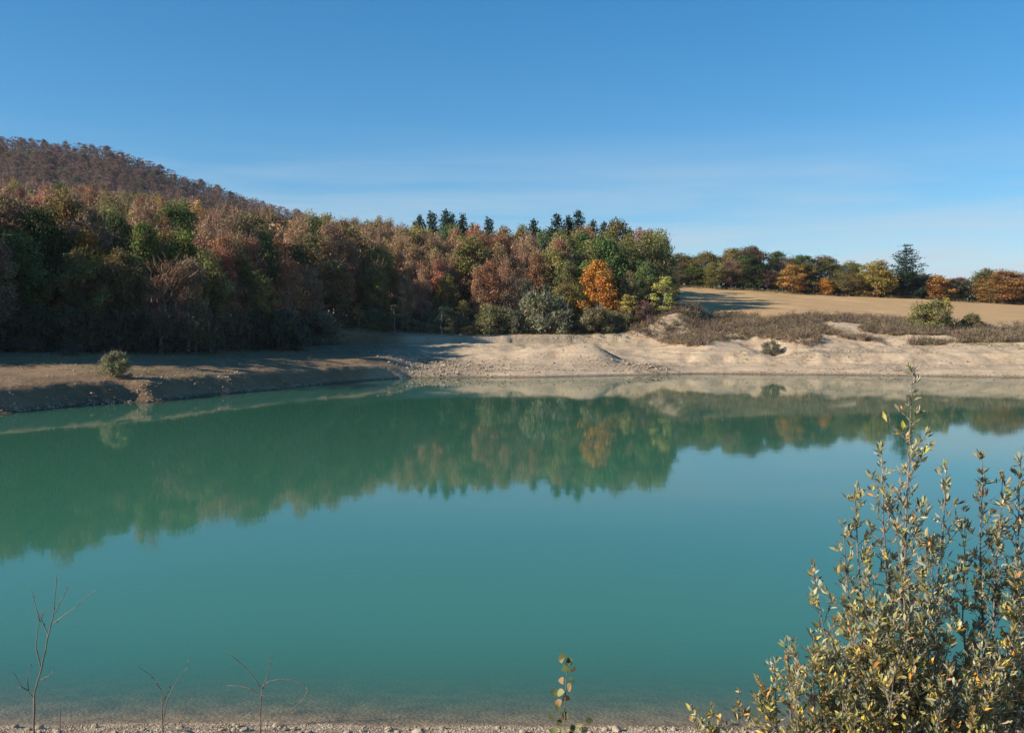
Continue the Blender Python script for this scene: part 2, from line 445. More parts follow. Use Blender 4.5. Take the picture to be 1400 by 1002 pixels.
VV = np.stack([GX, GY, GZ], -1).reshape(-1, 3)
cx = VV[Q].mean(1)
def wood_edge(u):      # where the trees begin, metres from the camera
    return np.interp(u, [-1.2, -0.75, -0.6, -0.545, -0.50, -0.3, -0.25, -0.2, -0.15, -0.073, 0.05, 0.12, 0.165], [72, 75, 78, 88, 97, 105, 118, 135, 152, 158, 160, 160, 168])
def field_lo(u):
    return 164 + 3.0 * np.sin(u * 40) + 2 * np.sin(u * 91)
cu = cx[:, 0] / np.maximum(cx[:, 1], 1)
is_near = cx[:, 1] < 45
is_field = (~is_near) & (cu > 0.168) & (cx[:, 1] > field_lo(cu)) & (cx[:, 1] < 254) & (cx[:, 0] < 170)
is_hill = (~is_near) & (~is_field) & (((cu < 0.168) & (cx[:, 1] > wood_edge(cu) + 4)) | (cx[:, 1] >= 250) | (cx[:, 0] > 170) | (cx[:, 0] < -120))
is_shore = ~(is_near | is_field | is_hill)
stony = np.zeros(len(VV))
for (mx_, my_, rx, ry, mh) in [(-8.5, 118, 7, 7, 1.0), (-13.5, 126, 5, 6, 0.6), (16.5, 122.5, 2.8, 2.4, 1.0), (-28, 68, 2.5, 6, 0.8), (47, 124, 10, 1.5, 0.6), (10.8, 122, 3, 3, 0.7), (60, 120, 12, 2.0, 0.5), (46, 131, 9, 2.5, 0.7), (12, 128, 1.4, 2.5, 0.8)]:
    stony = np.maximum(stony, mh * np.exp(-(((VV[:, 0] - mx_) / rx) ** 2 + ((VV[:, 1] - my_) / ry) ** 2)))
stony = np.clip(stony * 1.3 + 0.35 * fbm(VV[:, 0] * 0.3, VV[:, 1] * 0.3, 3) * (stony > 0.05), 0, 1)
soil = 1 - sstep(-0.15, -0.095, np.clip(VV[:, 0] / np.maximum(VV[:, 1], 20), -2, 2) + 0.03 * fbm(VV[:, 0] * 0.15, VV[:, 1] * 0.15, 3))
def ground_part(name, msk, mat):
    q = Q[msk]; uq, inv = np.unique(q, return_inverse=True)
    mb = MB(); mb.add(VV[uq], inv.reshape(-1, 4))
    me = mb.mesh(name, [mat], smooth=True, colour=False)
    a = me.attributes.new('stony', 'FLOAT', 'POINT'); a.data.foreach_set('value', stony[uq].astype(np.float32))
    a = me.attributes.new('soil', 'FLOAT', 'POINT'); a.data.foreach_set('value', soil[uq].astype(np.float32))
    return tag(obj(name, me), kind='structure')
ground_part('near_shore', is_near, M_near)
ground_part('lake_shore', is_shore, M_shore)
ground_part('field', is_field, M_field)
ground_part('hillside', is_hill, M_hill)

# ------------------------------------------------------------------ water
wm, N, K = mat_new('turquoise_water')
o = N.new('ShaderNodeOutputMaterial')
dep = N.new('ShaderNodeAttribute'); dep.attribute_name = 'depth'
e1 = N.new('ShaderNodeMath'); e1.operation = 'MULTIPLY'; e1.inputs[1].default_value = -5.0
e2 = N.new('ShaderNodeMath'); e2.operation = 'EXPONENT'
K(dep.outputs['Fac'], e1.inputs[0]); K(e1.outputs['Value'], e2.inputs[0])
df = N.new('ShaderNodeBsdfDiffuse'); df.inputs['Color'].default_value = (0.048, 0.164, 0.100, 1)
tn = N.new('ShaderNodeBsdfTransparent'); tn.inputs['Color'].default_value = (0.97, 0.92, 0.78, 1)
m1 = N.new('ShaderNodeMixShader'); K(e2.outputs['Value'], m1.inputs['Fac']); K(df.outputs['BSDF'], m1.inputs[1]); K(tn.outputs['BSDF'], m1.inputs[2])
gl = N.new('ShaderNodeBsdfGlossy'); gl.inputs['Roughness'].default_value = 0.035
geo = N.new('ShaderNodeNewGeometry')
dt = N.new('ShaderNodeVectorMath'); dt.operation = 'DOT_PRODUCT'; K(geo.outputs['Incoming'], dt.inputs[0]); K(geo.outputs['Normal'], dt.inputs[1])
def mth(op, a, b=None):
    m_ = N.new('ShaderNodeMath'); m_.operation = op
    for i_, v_ in enumerate([a, b]):
        if v_ is None: continue
        if isinstance(v_, (int, float)): m_.inputs[i_].default_value = v_
        else: K(v_, m_.inputs[i_])
    return m_.outputs['Value']
schlick = mth('ADD', mth('MULTIPLY', mth('POWER', mth('SUBTRACT', 1.0, mth('ABSOLUTE', dt.outputs['Value'])), 5.0), 0.98), 0.02)
tcw = N.new('ShaderNodeTexCoord')
wn = N.new('ShaderNodeTexNoise'); wn.inputs['Scale'].default_value = 1.1; wn.inputs['Detail'].default_value = 3
bw = N.new('ShaderNodeBump'); bw.inputs['Strength'].default_value = 0.05; bw.inputs['Distance'].default_value = 0.02
K(tcw.outputs['Object'], wn.inputs['Vector']); K(wn.outputs['Fac'], bw.inputs['Height'])
K(bw.outputs['Normal'], gl.inputs['Normal'])
m2 = N.new('ShaderNodeMixShader'); K(schlick, m2.inputs['Fac']); K(m1.outputs['Shader'], m2.inputs[1]); K(gl.outputs['BSDF'], m2.inputs[2])
K(m2.outputs['Shader'], o.inputs['Surface'])
wx = axis([(-122, -40, 4), (-40, 70, 1.0), (70, 132, 4)]); wy = axis([(12.3, 18, 0.12), (18, 55, 3), (55, 124, 1.0)])
WX, WY = np.meshgrid(wx, wy, indexing='ij')
wi = np.arange(WX.size).reshape(WX.shape)
wq = np.stack([wi[:-1, :-1], wi[1:, :-1], wi[1:, 1:], wi[:-1, 1:]], -1).reshape(-1, 4)
wz = ter(WX, WY).ravel()
keep = (wz[wq].min(1) < 0.05)
mb = MB(); mb.add(np.stack([WX, WY, np.zeros_like(WX)], -1).reshape(-1, 3), wq[keep])
me = mb.mesh('lake_water', [wm], smooth=True, colour=False)
a = me.attributes.new('depth', 'FLOAT', 'POINT'); a.data.foreach_set('value', np.maximum(-wz, 0).astype(np.float32))
tag(obj('lake_water', me), kind='structure')

# ------------------------------------------------------------------ tree kinds
def jitter(r, n, v=0.25, hue=0.12):
    b = 1 + r.normal(0, v, (n, 1))
    return np.clip(b * (1 + r.normal(0, hue, (n, 3))), 0.25, 2.2).astype(np.float32)

def envelope(shape, t):
    if shape == 'round': return np.sqrt(np.clip(1 - (2 * t - 0.9) ** 2 / 1.22, 0.03, 1))
    if shape == 'oval': return np.clip(np.sin(np.pi * np.clip(t * 0.86 + 0.1, 0, 1)) ** 0.7, 0.05, 1)
    if shape == 'narrow': return np.clip(np.sin(np.pi * np.clip(t * 0.8 + 0.14, 0, 1)) ** 0.9, 0.05, 1)
    if shape == 'mound': return np.sqrt(np.clip(1 - t ** 2 * 0.96, 0.02, 1))
    if shape == 'vase': return np.clip(0.35 + 0.65 * np.sin(np.pi * np.clip(t * 0.7 + 0.05, 0, 1)), 0.05, 1)

def gen_broad(seed, H, R, base, shape, nclump, per, leaf, crad, trunk_r, twigs=0, twig_c=(0.16, 0.12, 0.10), stems=1, upright=0.4, limbs=True, twig_w=0.03, bark=None):
    r = np.random.default_rng(seed)
    tb = MB(); cb = MB()
    P0 = []
    for k in range(stems):
        a = r.uniform(0, 6.28); lean = r.uniform(0.02, 0.08) if stems == 1 else r.uniform(0.12, 0.3)
        top = np.array([math.cos(a) * lean * H * 0.9, math.sin(a) * lean * H * 0.9, H * r.uniform(0.86, 0.95)])
        tt = np.linspace(0, 1, 8)[:, None]
        wob = np.cumsum(r.normal(0, 0.012 * H, (8, 3)), 0) * np.array([1, 1, 0]); wob[0] = 0
        path = top * tt + wob
        path[0, 2] = -0.4
        tube(tb, path, trunk_r / math.sqrt(stems) * (1 - 0.93 * tt[:, 0] ** 0.8) + 0.012, 6)
        P0.append(path)
    lobes = r.uniform(0.72, 1.2, 7); 
    t = r.uniform(0, 1, nclump) ** 0.85
    ang = r.uniform(0, 2 * np.pi, nclump)
    lob = np.interp((ang / (2 * np.pi)) * 7, np.arange(8), np.append(lobes, lobes[0]))
    rad = envelope(shape, t) * R * lob * np.sqrt(r.uniform(0.12, 1, nclump))
    zc = H * (base + (1 - base) * t) * r.uniform(0.95, 1.04, nclump)
    C = np.stack([np.cos(ang) * rad, np.sin(ang) * rad, zc], 1)
    cr = crad * r.uniform(0.65, 1.35, nclump)
    for i in range(nclump):
        path = P0[r.integers(stems)]
        za = max(0.15 * H * (base > 0.1), zc[i] - rad[i] * r.uniform(0.5, 1.1) - 0.3)
        ax = np.array([np.interp(za, path[:, 2], path[:, k]) for k in range(3)])
        C[i, :2] += ax[:2] * 0.8
        if limbs:
            mid = ax * 0.5 + C[i] * 0.5 + np.array([0, 0, -0.06 * rad[i]]) + r.normal(0, 0.05 * R, 3) * 0.5
            rr = trunk_r * 0.32 * (1 - 0.6 * zc[i] / H) + 0.012
            tube(tb, [ax, mid, C[i]], [rr, rr * 0.6, rr * 0.2], 3)
    # foliage sprays
    n = nclump * per
    ci = np.repeat(np.arange(nclump), per)
    dv = unit(r.normal(size=(n, 3))) * (r.uniform(0, 1, (n, 1)) ** 0.5) * np.array([1.1, 1.1, 0.8])
    pos = C[ci] + dv * cr[ci][:, None]
    nrm = dv * 0.9 + np.array([0, 0, 0.35]) + r.normal(0, 0.55, (n, 3))
    ct = jitter(r, nclump, 0.16, 0.07)[ci] * jitter(r, n, 0.16, 0.06)
    leaf_quads(cb, pos, leaf * r.uniform(0.6, 1.35, n), nrm, r, 0.62, 0, ct)
    if twigs:
        ci = r.integers(0, nclump, twigs)
        A = C[ci] + r.normal(0, 0.35, (twigs, 3)) * cr[ci][:, None] - np.array([0, 0, 0.3])
        out_ = np.stack([np.cos(ang[ci]), np.sin(ang[ci]), np.zeros(twigs)], 1) * 0.45
        B = A + unit(out_ + np.array([0, 0, upright]) + r.normal(0, 0.35, (twigs, 3))) * (cr[ci] * r.uniform(0.5, 1.4, twigs))[:, None]
        ribbons(cb, A, B, twig_w * r.uniform(0.5, 1.3, twigs), r, 1, np.array(twig_c, np.float32) * jitter(r, twigs, 0.2, 0.05))
    return tb.mesh('trunk', [bark or M_bark], smooth=True, colour=False), cb.mesh('crown', [M_leaf, M_twig])

def gen_conifer(seed, H, R, base, tiers, per_tier, leaf, trunk_r, droop=0.1, irregular=0.2, power=0.85, dens=1.0, thick=0.42):
    r = np.random.default_rng(seed)
    tb = MB(); cb = MB()
    zt = np.linspace(0, 1, 8)[:, None]
    path = np.array([0, 0, H]) * zt + np.cumsum(r.normal(0, 0.004 * H, (8, 3)), 0) * np.array([1, 1, 0])
    path[0] = (0, 0, -0.4)
    tube(tb, path, trunk_r * (1 - 0.94 * zt[:, 0]) + 0.01, 6)
    P = []; Nn = []
    for k in range(tiers):
        t = (k + r.uniform(-0.3, 0.3)) / tiers; t = min(max(t, 0), 0.985)
        zc = H * (base + (1 - base) * t)
        ax = np.array([np.interp(zc, path[:, 2], path[:, j]) for j in range(3)])
        Rt = R * (1 - t) ** power + 0.06 * R
        a0 = r.uniform(0, 6.28)
        for b in range(per_tier):
            if r.random() < irregular * 0.6: continue
            a = a0 + b * 2 * np.pi / per_tier + r.normal(0, 0.25)
            ln = Rt * r.uniform(1 - irregular * 1.6, 1 + irregular)
            d = np.array([math.cos(a), math.sin(a), 0.0])
            q = np.linspace(0, 1, 5)[:, None]
            br = ax + d * ln * q + np.array([0, 0, 1.0]) * (-droop * ln * q + (droop * 0.9 + 0.25) * ln * q ** 2.2)
            tube(tb, br, np.linspace(trunk_r * 0.22 * (1 - t) + 0.012, 0.008, 5), 3)
            m = max(6, int(ln / R * 34 * dens))
            qq = r.uniform(0.12, 1.04, m)
            base_p = np.stack([np.interp(qq, q[:, 0], br[:, j]) for j in range(3)], 1)
            wd = 0.24 * ln * (1.05 - qq)[:, None] + 0.10 * R
            off = r.normal(0, 1, (m, 3)) * np.array([1, 1, thick]) * wd * 0.6
            P.append(base_p + off); Nn.append(np.tile([0, 0, 0.7], (m, 1)) + d * 0.35 + r.normal(0, 0.5, (m, 3)))
    P = np.concatenate(P); Nn = np.concatenate(Nn)
    leaf_quads(cb, P, leaf * r.uniform(0.6, 1.3, len(P)), Nn, r, 0.42, 0, jitter(r, len(P), 0.18, 0.05))
    return tb.mesh('trunk', [M_bark], smooth=True, colour=False), cb.mesh('crown', [M_leaf, M_twig])

KIND = {}      # kind -> list of (trunk mesh, crown mesh, natural height)
def reg(kind, n, fn, H):
    KIND[kind] = [(*fn(k), H) for k in range(n)]
reg('beech', 4, lambda k: gen_broad(100 + k, 14, 3.4, 0.22, 'oval', 66, 84, 0.17, 1.15, 0.22, twigs=900, twig_c=(0.17, 0.125, 0.10), upright=0.9, bark=M_palebark), 14)
reg('bare', 4, lambda k: gen_broad(130 + k, 14, 3.0, 0.2, 'oval', 64, 36, 0.16, 1.1, 0.19, twigs=2000, twig_c=(0.27, 0.175, 0.11), upright=1.2, bark=M_palebark), 14)
reg('oak', 4, lambda k: gen_broad(160 + k, 12, 4.4, 0.07, 'round', 80, 90, 0.18, 1.25, 0.24, twigs=300), 12)
reg('green', 3, lambda k: gen_broad(190 + k, 12, 3.9, 0.08, 'round', 84, 92, 0.18, 1.2, 0.2), 12)
reg('maple', 2, lambda k: gen_broad(210 + k, 9, 3.3, 0.10, 'round', 78, 80, 0.17, 0.95, 0.17, twigs=150), 9)
reg('poplar', 3, lambda k: gen_broad(220 + k, 8, 1.7, 0.12, 'narrow', 46, 52, 0.15, 0.62, 0.10, twigs=160, upright=1.5, bark=M_palebark), 8)
reg('thin', 3, lambda k: gen_broad(230 + k, 6, 0.9, 0.3, 'narrow', 20, 34, 0.12, 0.45, 0.07, twigs=160, upright=1.6, bark=M_palebark), 6)
reg('willow', 4, lambda k: gen_broad(240 + k, 4.5, 3.1, 0.02, 'mound', 74, 80, 0.15, 0.85, 0.08, twigs=1500, twig_c=(0.20, 0.19, 0.13), stems=5, upright=1.0, limbs=True, twig_w=0.022), 4.5)
reg('brush', 3, lambda k: gen_broad(250 + k, 2.2, 1.6, 0.02, 'mound', 36, 46, 0.09, 0.45, 0.04, twigs=900, twig_c=(0.20, 0.16, 0.14), stems=5, upright=1.0, twig_w=0.016), 2.2)
reg('pine', 4, lambda k: gen_conifer(260 + k, 11, 2.6, 0.2, 24, 5, 0.24, 0.17, droop=0.05, irregular=0.34, power=0.72, dens=1.6, thick=1.1), 11)
reg('spruce', 2, lambda k: gen_conifer(270 + k, 16, 5.2, 0.04, 19, 7, 0.26, 0.26, droop=0.14, irregular=0.36, power=0.8, dens=2.6), 16)
reg('youngpine', 2, lambda k: gen_conifer(280 + k, 4.5, 1.3, 0.1, 10, 5, 0.15, 0.07, droop=0.05, irregular=0.25, dens=1.0), 4.5)

NAME = dict(beech='beech_tree', bare='bare_tree', oak='oak_tree', green='broadleaf_tree', maple='maple_tree', poplar='poplar_tree', thin='sapling',
            willow='willow_shrub', brush='bush', pine='pine_tree', spruce='conifer_tree', youngpine='young_pine')
SHRUBS = ('willow', 'brush')
vari = {k: 0 for k in KIND}
def plant(kind, x, y, h, colour, label, group=None, wide=1.0, rz=None, name=None, zoff=0.0):
    v = KIND[kind][vari[kind] % len(KIND[kind])]; vari[kind] += 1
    s = h / v[2]
    root = empty(name or NAME[kind], (x, y, gz(x, y) + zoff), rng.uniform(0, 6.28) if rz is None else rz, (s * wide, s * wide, s))
    tag(root, label, 'shrub' if kind in SHRUBS else ('sapling' if kind == 'thin' else 'tree'), group)
    a = obj('stems' if kind in SHRUBS else 'trunk', v[0], root)
    b = obj('foliage' if kind in SHRUBS else 'crown', v[1], root)
    b.color = (*colour, 1)
    return root
def plant_px(kind, px, top, d, wpx, colour, label, group=None, dx=0, name=None, rz=None):
    """a plant whose top is seen at photo pixel (px, top), d metres off, wpx pixels wide"""
    p = ray(px, top, d); g = gz(p[0], d)
    h = p[2] - g
    v = KIND[kind][vari[kind] % len(KIND[kind])]
    nat = {'beech': 7.6, 'bare': 6.8, 'oak': 9.6, 'green': 8.6, 'maple': 7.3, 'poplar': 3.9, 'thin': 2.2, 'willow': 7.0, 'brush': 3.7, 'pine': 5, 'spruce': 10.5, 'youngpine': 2.8}[kind]
    wide = (wpx / F * d) / (nat * h / v[2])
    return plant(kind, p[0], d, h, colour, label, group, wide, rz, name)

RUST = (0.27, 0.123, 0.062); BROWN = (0.24, 0.155, 0.082); PURPLE = (0.20, 0.118, 0.090); OLIVE = (0.185, 0.155, 0.05)
GREEN = (0.085, 0.11, 0.034); DARK = (0.040, 0.062, 0.030); ORANGE = (0.46, 0.215, 0.05); YELLOW = (0.44, 0.32, 0.06)
GREY = (0.18, 0.18, 0.10); GOLD = (0.36, 0.22, 0.06)
def vary(c, r=rng, v=0.14):
    c = np.array(c) * (1 + r.normal(0, v)) * (1 + r.normal(0, 0.06, 3))
    return tuple(np.clip(c, 0.01, 0.8))

# ---- single trees that stand out
plant_px('maple', 822, 364, 161, 66, (0.50, 0.225, 0.045), 'bright orange and yellow autumn tree behind the silt mounds', name='maple_tree')
plant_px('poplar', 903, 379, 160, 42, (0.40, 0.36, 0.10), 'yellow-green slender tree at the right end of the wood by the shaded bank')
plant_px('poplar', 858, 404, 158, 32, (0.40, 0.31, 0.08), 'small yellow leafy tree just right of the bright orange tree')
plant_px('thin', 925, 420, 159, 18, (0.45, 0.26, 0.05), 'little orange sapling beside the slender yellow-green tree')
plant_px('brush', 882, 412, 158, 34, (0.20, 0.09, 0.055), 'reddish brown bush between the yellow trees at the wood edge')
plant_px('oak', 862, 345, 172, 84, (0.12, 0.13, 0.045), 'big dark green oak crown behind the bright orange tree')
plant_px('green', 795, 352, 176, 76, (0.055, 0.078, 0.042), 'blue-green dense tree left behind the bright orange tree')
plant_px('oak', 880, 316, 196, 62, (0.27, 0.125, 0.065), 'russet round-topped tree at the right end of the wood skyline')
plant_px('oak', 845, 308, 205, 70, (0.19, 0.16, 0.055), 'olive tree on the skyline left of the russet end tree')
plant_px('maple', 775, 395, 162, 60, (0.20, 0.15, 0.045), 'brownish yellow low tree left of the bright orange tree')
plant_px('poplar', 720, 382, 164, 26, (0.30, 0.28, 0.12), 'pale yellow-green slender poplar behind the big grey-green willow shrub')
plant_px('poplar', 748, 390, 163, 30, (0.20, 0.21, 0.12), 'pale grey-green poplar rising out of the big willow shrub')
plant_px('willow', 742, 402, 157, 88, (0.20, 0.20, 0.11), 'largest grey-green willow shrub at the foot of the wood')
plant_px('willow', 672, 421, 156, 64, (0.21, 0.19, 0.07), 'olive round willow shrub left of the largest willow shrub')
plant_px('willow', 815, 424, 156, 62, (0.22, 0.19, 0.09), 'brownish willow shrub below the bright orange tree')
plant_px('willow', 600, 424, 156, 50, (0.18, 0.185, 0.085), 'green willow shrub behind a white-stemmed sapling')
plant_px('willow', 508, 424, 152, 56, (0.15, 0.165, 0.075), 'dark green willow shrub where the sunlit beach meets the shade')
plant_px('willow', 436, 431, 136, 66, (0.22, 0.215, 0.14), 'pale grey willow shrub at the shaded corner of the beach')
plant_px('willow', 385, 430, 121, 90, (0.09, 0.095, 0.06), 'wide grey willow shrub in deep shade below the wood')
plant_px('brush', 470, 446, 146, 44, (0.17, 0.15, 0.10), 'low grey-brown bush between two willow shrubs at the beach')
plant_px('brush', 560, 440, 155, 40, (0.13, 0.125, 0.06), 'low olive bush under the young pine at the beach edge')
plant_px('brush', 640, 446, 154, 30, (0.30, 0.24, 0.05), 'low yellow bush at the foot of a pale sapling')
plant_px('youngpine', 502, 409, 154, 34, (0.05, 0.075, 0.05), 'young blue-green pine standing behind the dark willow shrub')
plant_px('thin', 540, 417, 151, 22, (0.14, 0.15, 0.07), 'thin sapling with pale stem and sparse green leaves')
plant_px('thin', 605, 420, 152, 20, (0.10, 0.13, 0.075), 'white-stemmed sapling standing at the edge of the sunlit beach')
plant_px('poplar', 632, 412, 157, 30, (0.30, 0.26, 0.09), 'pale sapling with yellow leaves between the willow shrubs')
plant_px('thin', 690, 402, 160, 18, (0.26, 0.25, 0.13), 'pale thin sapling behind the olive willow shrub')
plant_px('thin', 558, 428, 153, 16, (0.30, 0.28, 0.08), 'small yellow-leaved sapling left of the white-stemmed sapling')
rb_ = np.random.default_rng(77)
for px in np.arange(486, 925, 15.0):
    px = px + rb_.uniform(-6, 6); z = rb_.random(); u_ = (px - 700) / F; d_ = float(wood_edge(u_)) - rb_.uniform(0.5, 4.0)
    if z < 0.36:
        plant_px('brush', px, rb_.uniform(436, 450), d_, rb_.uniform(24, 42), vary((0.24, 0.22, 0.10), rb_), 'low pale green bush in the band along the foot of the wood', 'pale bushes along the foot of the wood')
    elif z < 0.60:
        plant_px('thin', px, rb_.uniform(408, 432), d_, rb_.uniform(14, 24), vary((0.30, 0.27, 0.10), rb_), 'slim yellow-green sapling in the band along the foot of the wood', 'slim saplings along the foot of the wood')
    elif z < 0.82:
        plant_px('willow', px, rb_.uniform(424, 440), d_ + 1, rb_.uniform(34, 52), vary((0.20, 0.20, 0.10), rb_), 'grey-green willow bush in the band along the foot of the wood', 'willow bushes along the foot of the wood')
    else:
        plant_px('brush', px, rb_.uniform(440, 452), d_ - 1, rb_.uniform(20, 36), vary((0.24, 0.15, 0.09), rb_), 'low reddish brown bush in the band along the foot of the wood', 'brown bushes along the foot of the wood')
plant_px('willow', 158, 484, 75, 46, (0.26, 0.25, 0.12), 'small round grey-green bush alone on the sunlit left bank', name='bush')
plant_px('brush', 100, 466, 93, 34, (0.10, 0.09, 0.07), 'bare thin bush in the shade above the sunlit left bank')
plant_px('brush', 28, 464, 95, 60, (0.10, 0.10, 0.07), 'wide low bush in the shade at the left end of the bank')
plant_px('maple', 122, 328, 107, 84, (0.36, 0.17, 0.035), 'orange-yellow autumn tree between dark green trees on the left slope')
plant_px('bare', 218, 360, 105, 92, (0.24, 0.11, 0.065), 'reddish half-bare tree low on the left slope')
plant_px('poplar', 268, 370, 110, 44, (0.42, 0.27, 0.05), 'yellow-leaved small tree right of the reddish half-bare tree')
plant_px('green', 196, 312, 112, 72, (0.13, 0.15, 0.04), 'bright green tree catching the sun on the left slope')
plant_px('green', 246, 320, 114, 70, (0.16, 0.17, 0.04), 'yellow-green round tree beside the bright green tree')
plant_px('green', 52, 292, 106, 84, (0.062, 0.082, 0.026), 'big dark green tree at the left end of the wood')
plant_px('maple', 375, 395, 131, 44, (0.38, 0.19, 0.035), 'yellow-orange small tree low in the wood above the shaded willows')
plant_px('maple', 553, 392, 162, 22, (0.45, 0.27, 0.035), 'small yellow leafy tree glowing under taller brown trees')
plant_px('oak', 430, 328, 142, 104, (0.19, 0.155, 0.06), 'olive tree with long bare trunks in the middle of the wood')
# conifers on the skyline
for i, (px, top, d, w) in enumerate([(572, 293, 226, 40), (590, 289, 229, 42), (608, 287, 226, 44), (620, 292, 231, 38), (630, 291, 226, 36), (668, 297, 222, 38), (728, 300, 220, 42)]):
    plant_px('pine', px, top, d, w, vary((0.034, 0.058, 0.030)), 'dark pine rising above the brown trees left of the tall pine trio on the skyline', 'pines on the wood skyline')
for i, (px, top, d, w) in enumerate([(761, 292, 213, 46), (777, 294, 215, 42), (790, 287, 213, 46)]):
    plant_px('pine', px, top, d, w, vary((0.03, 0.054, 0.03)), 'dark pine of the tall trio on the highest skyline of the wood', 'tall pine trio on the skyline')
for i, (px, top, d, w) in enumerate([(812, 301, 210, 38), (827, 303, 210, 38), (838, 301, 212, 38)]):
    plant_px('pine', px, top, d, w, vary((0.04, 0.062, 0.034)), 'short pine on the skyline between the pine trio and the olive tree', 'short pines by the pine trio')

# ---- tree row behind the field
ROWG = 'trees in the row behind the field'
plant_px('spruce', 1240, 333, 252, 72, (0.030, 0.055, 0.034), 'tall blue-green conifer standing over the row behind the field')
plant_px('maple', 1083, 364, 250, 46, (0.42, 0.23, 0.06), 'golden orange tree at the field edge beside a small orange tree')
plant_px('maple', 1129, 382, 249, 30, (0.48, 0.22, 0.045), 'small round orange tree alone against the field edge')
plant_px('maple', 1198, 361, 250, 62, (0.30, 0.22, 0.05), 'broad yellow-green tree left of the tall conifer')
plant_px('maple', 1282, 379, 250, 46, (0.44, 0.22, 0.06), 'orange tree at the field edge right of the tall conifer')
plant_px('oak', 1372, 372, 250, 76, (0.32, 0.165, 0.05), 'wide orange-brown tree at the right end of the row behind the field')
plant_px('maple', 1352, 385, 251, 40, (0.28, 0.17, 0.05), 'brownish orange tree left of the wide orange-brown tree')
plant_px('willow', 1268, 414, 150, 62, (0.22, 0.19, 0.055), 'big yellow-green bush between the dry scrub and the field', name='bush')
plant_px('poplar', 1290, 408, 152, 22, (0.40, 0.31, 0.07), 'yellow leafy shoots growing through the big yellow-green bush', name='sapling')
plant_px('willow', 1330, 430, 150, 34, (0.20, 0.175, 0.06), 'smaller yellow-green bush right of the big bush above the beach', name='bush')
plant_px('brush', 1054, 467, 136, 36, (0.11, 0.12, 0.05), 'dark green bush growing in the gully of the sandy bank', name='bush')
plant_px('brush', 1378, 448, 150, 36, (0.13, 0.11, 0.07), 'dark low bush at the right end of the dry scrub')
rowcols = {'olive': (OLIVE, 'oak', 'olive round tree in the row behind the field'),
           'russet': ((0.20, 0.105, 0.07), 'beech', 'russet brown tree in the row behind the field'),
           'bare': ((0.19, 0.12, 0.09), 'bare', 'half-bare greyish tree in the row behind the field'),
           'green': (GREEN, 'green', 'dark green tree in the row behind the field')}
rr = np.random.default_rng(21)
skyl = [(915, 348), (935, 346), (960, 345), (985, 333), (1010, 338), (1030, 336), (1060, 346), (1090, 350), (1120, 346), (1150, 354), (1175, 360), (1205, 365), (1235, 372), (1265, 372), (1295, 380), (1320, 380), (1345, 368), (1375, 374), (1400, 368), (1440, 372), (1500, 375), (1560, 375)]
for row, (dd, hh) in enumerate([(252, 12), (258, 2), (266, 0)]):
    px = 918 + row * 9
    while px < 1560:
        top = np.interp(px, [a for a, b in skyl], [b for a, b in skyl]) + hh + rr.uniform(0, 9) + (10 * rr.random() if row == 0 else 0)
        key = rr.choice(['olive', 'russet', 'bare', 'green'], p=[0.45, 0.2, 0.15, 0.2])
        c, kd, lb = rowcols[key]
        skip = row == 0 and any(abs(px - q) < 20 for q in (1083, 1129, 1198, 1240, 1282, 1352, 1372))
        if not skip:
            w = rr.uniform(38, 58)
            plant_px(kd, px, top, dd + rr.uniform(-2, 2), w, vary(c, rr), lb, ROWG + ', ' + key)
        px += rr.uniform(22, 36) if row == 0 else rr.uniform(26, 42)

# ------------------------------------------------------------------ the wood on the slope
def in_wood(x, y):
    u = x / y
    ok = (y > wood_edge(u) + 1.5) & (u < np.interp(y, [160, 200, 235, 300, 1000], [0.150, 0.150, 0.140, 0.10, -0.05]))
    return ok & (u > -1.15) & (y < 760) & (x > -560)
cand = []
r2 = np.random.default_rng(5)
for (y0, y1, step) in [(45, 260, 3.9), (260, 420, 5.4), (420, 760, 6.4)]:
    xs = np.arange(-560, 60, step); ys = np.arange(y0, y1, step)
    X, Y = np.meshgrid(xs, ys); X = X + r2.uniform(-0.46, 0.46, X.shape) * step; Y = Y + r2.uniform(-0.46, 0.46, Y.shape) * step
    m = in_wood(X.ravel(), Y.ravel())
    cand.append(np.stack([X.ravel()[m], Y.ravel()[m]], 1))
cand = np.concatenate(cand)
cu_ = cand[:, 0] / cand[:, 1]
lim = np.where(cand[:, 1] < 130, -1.1, -0.66)
cand = cand[(cu_ > lim)]
cand = cand[np.argsort(cand[:, 1])]
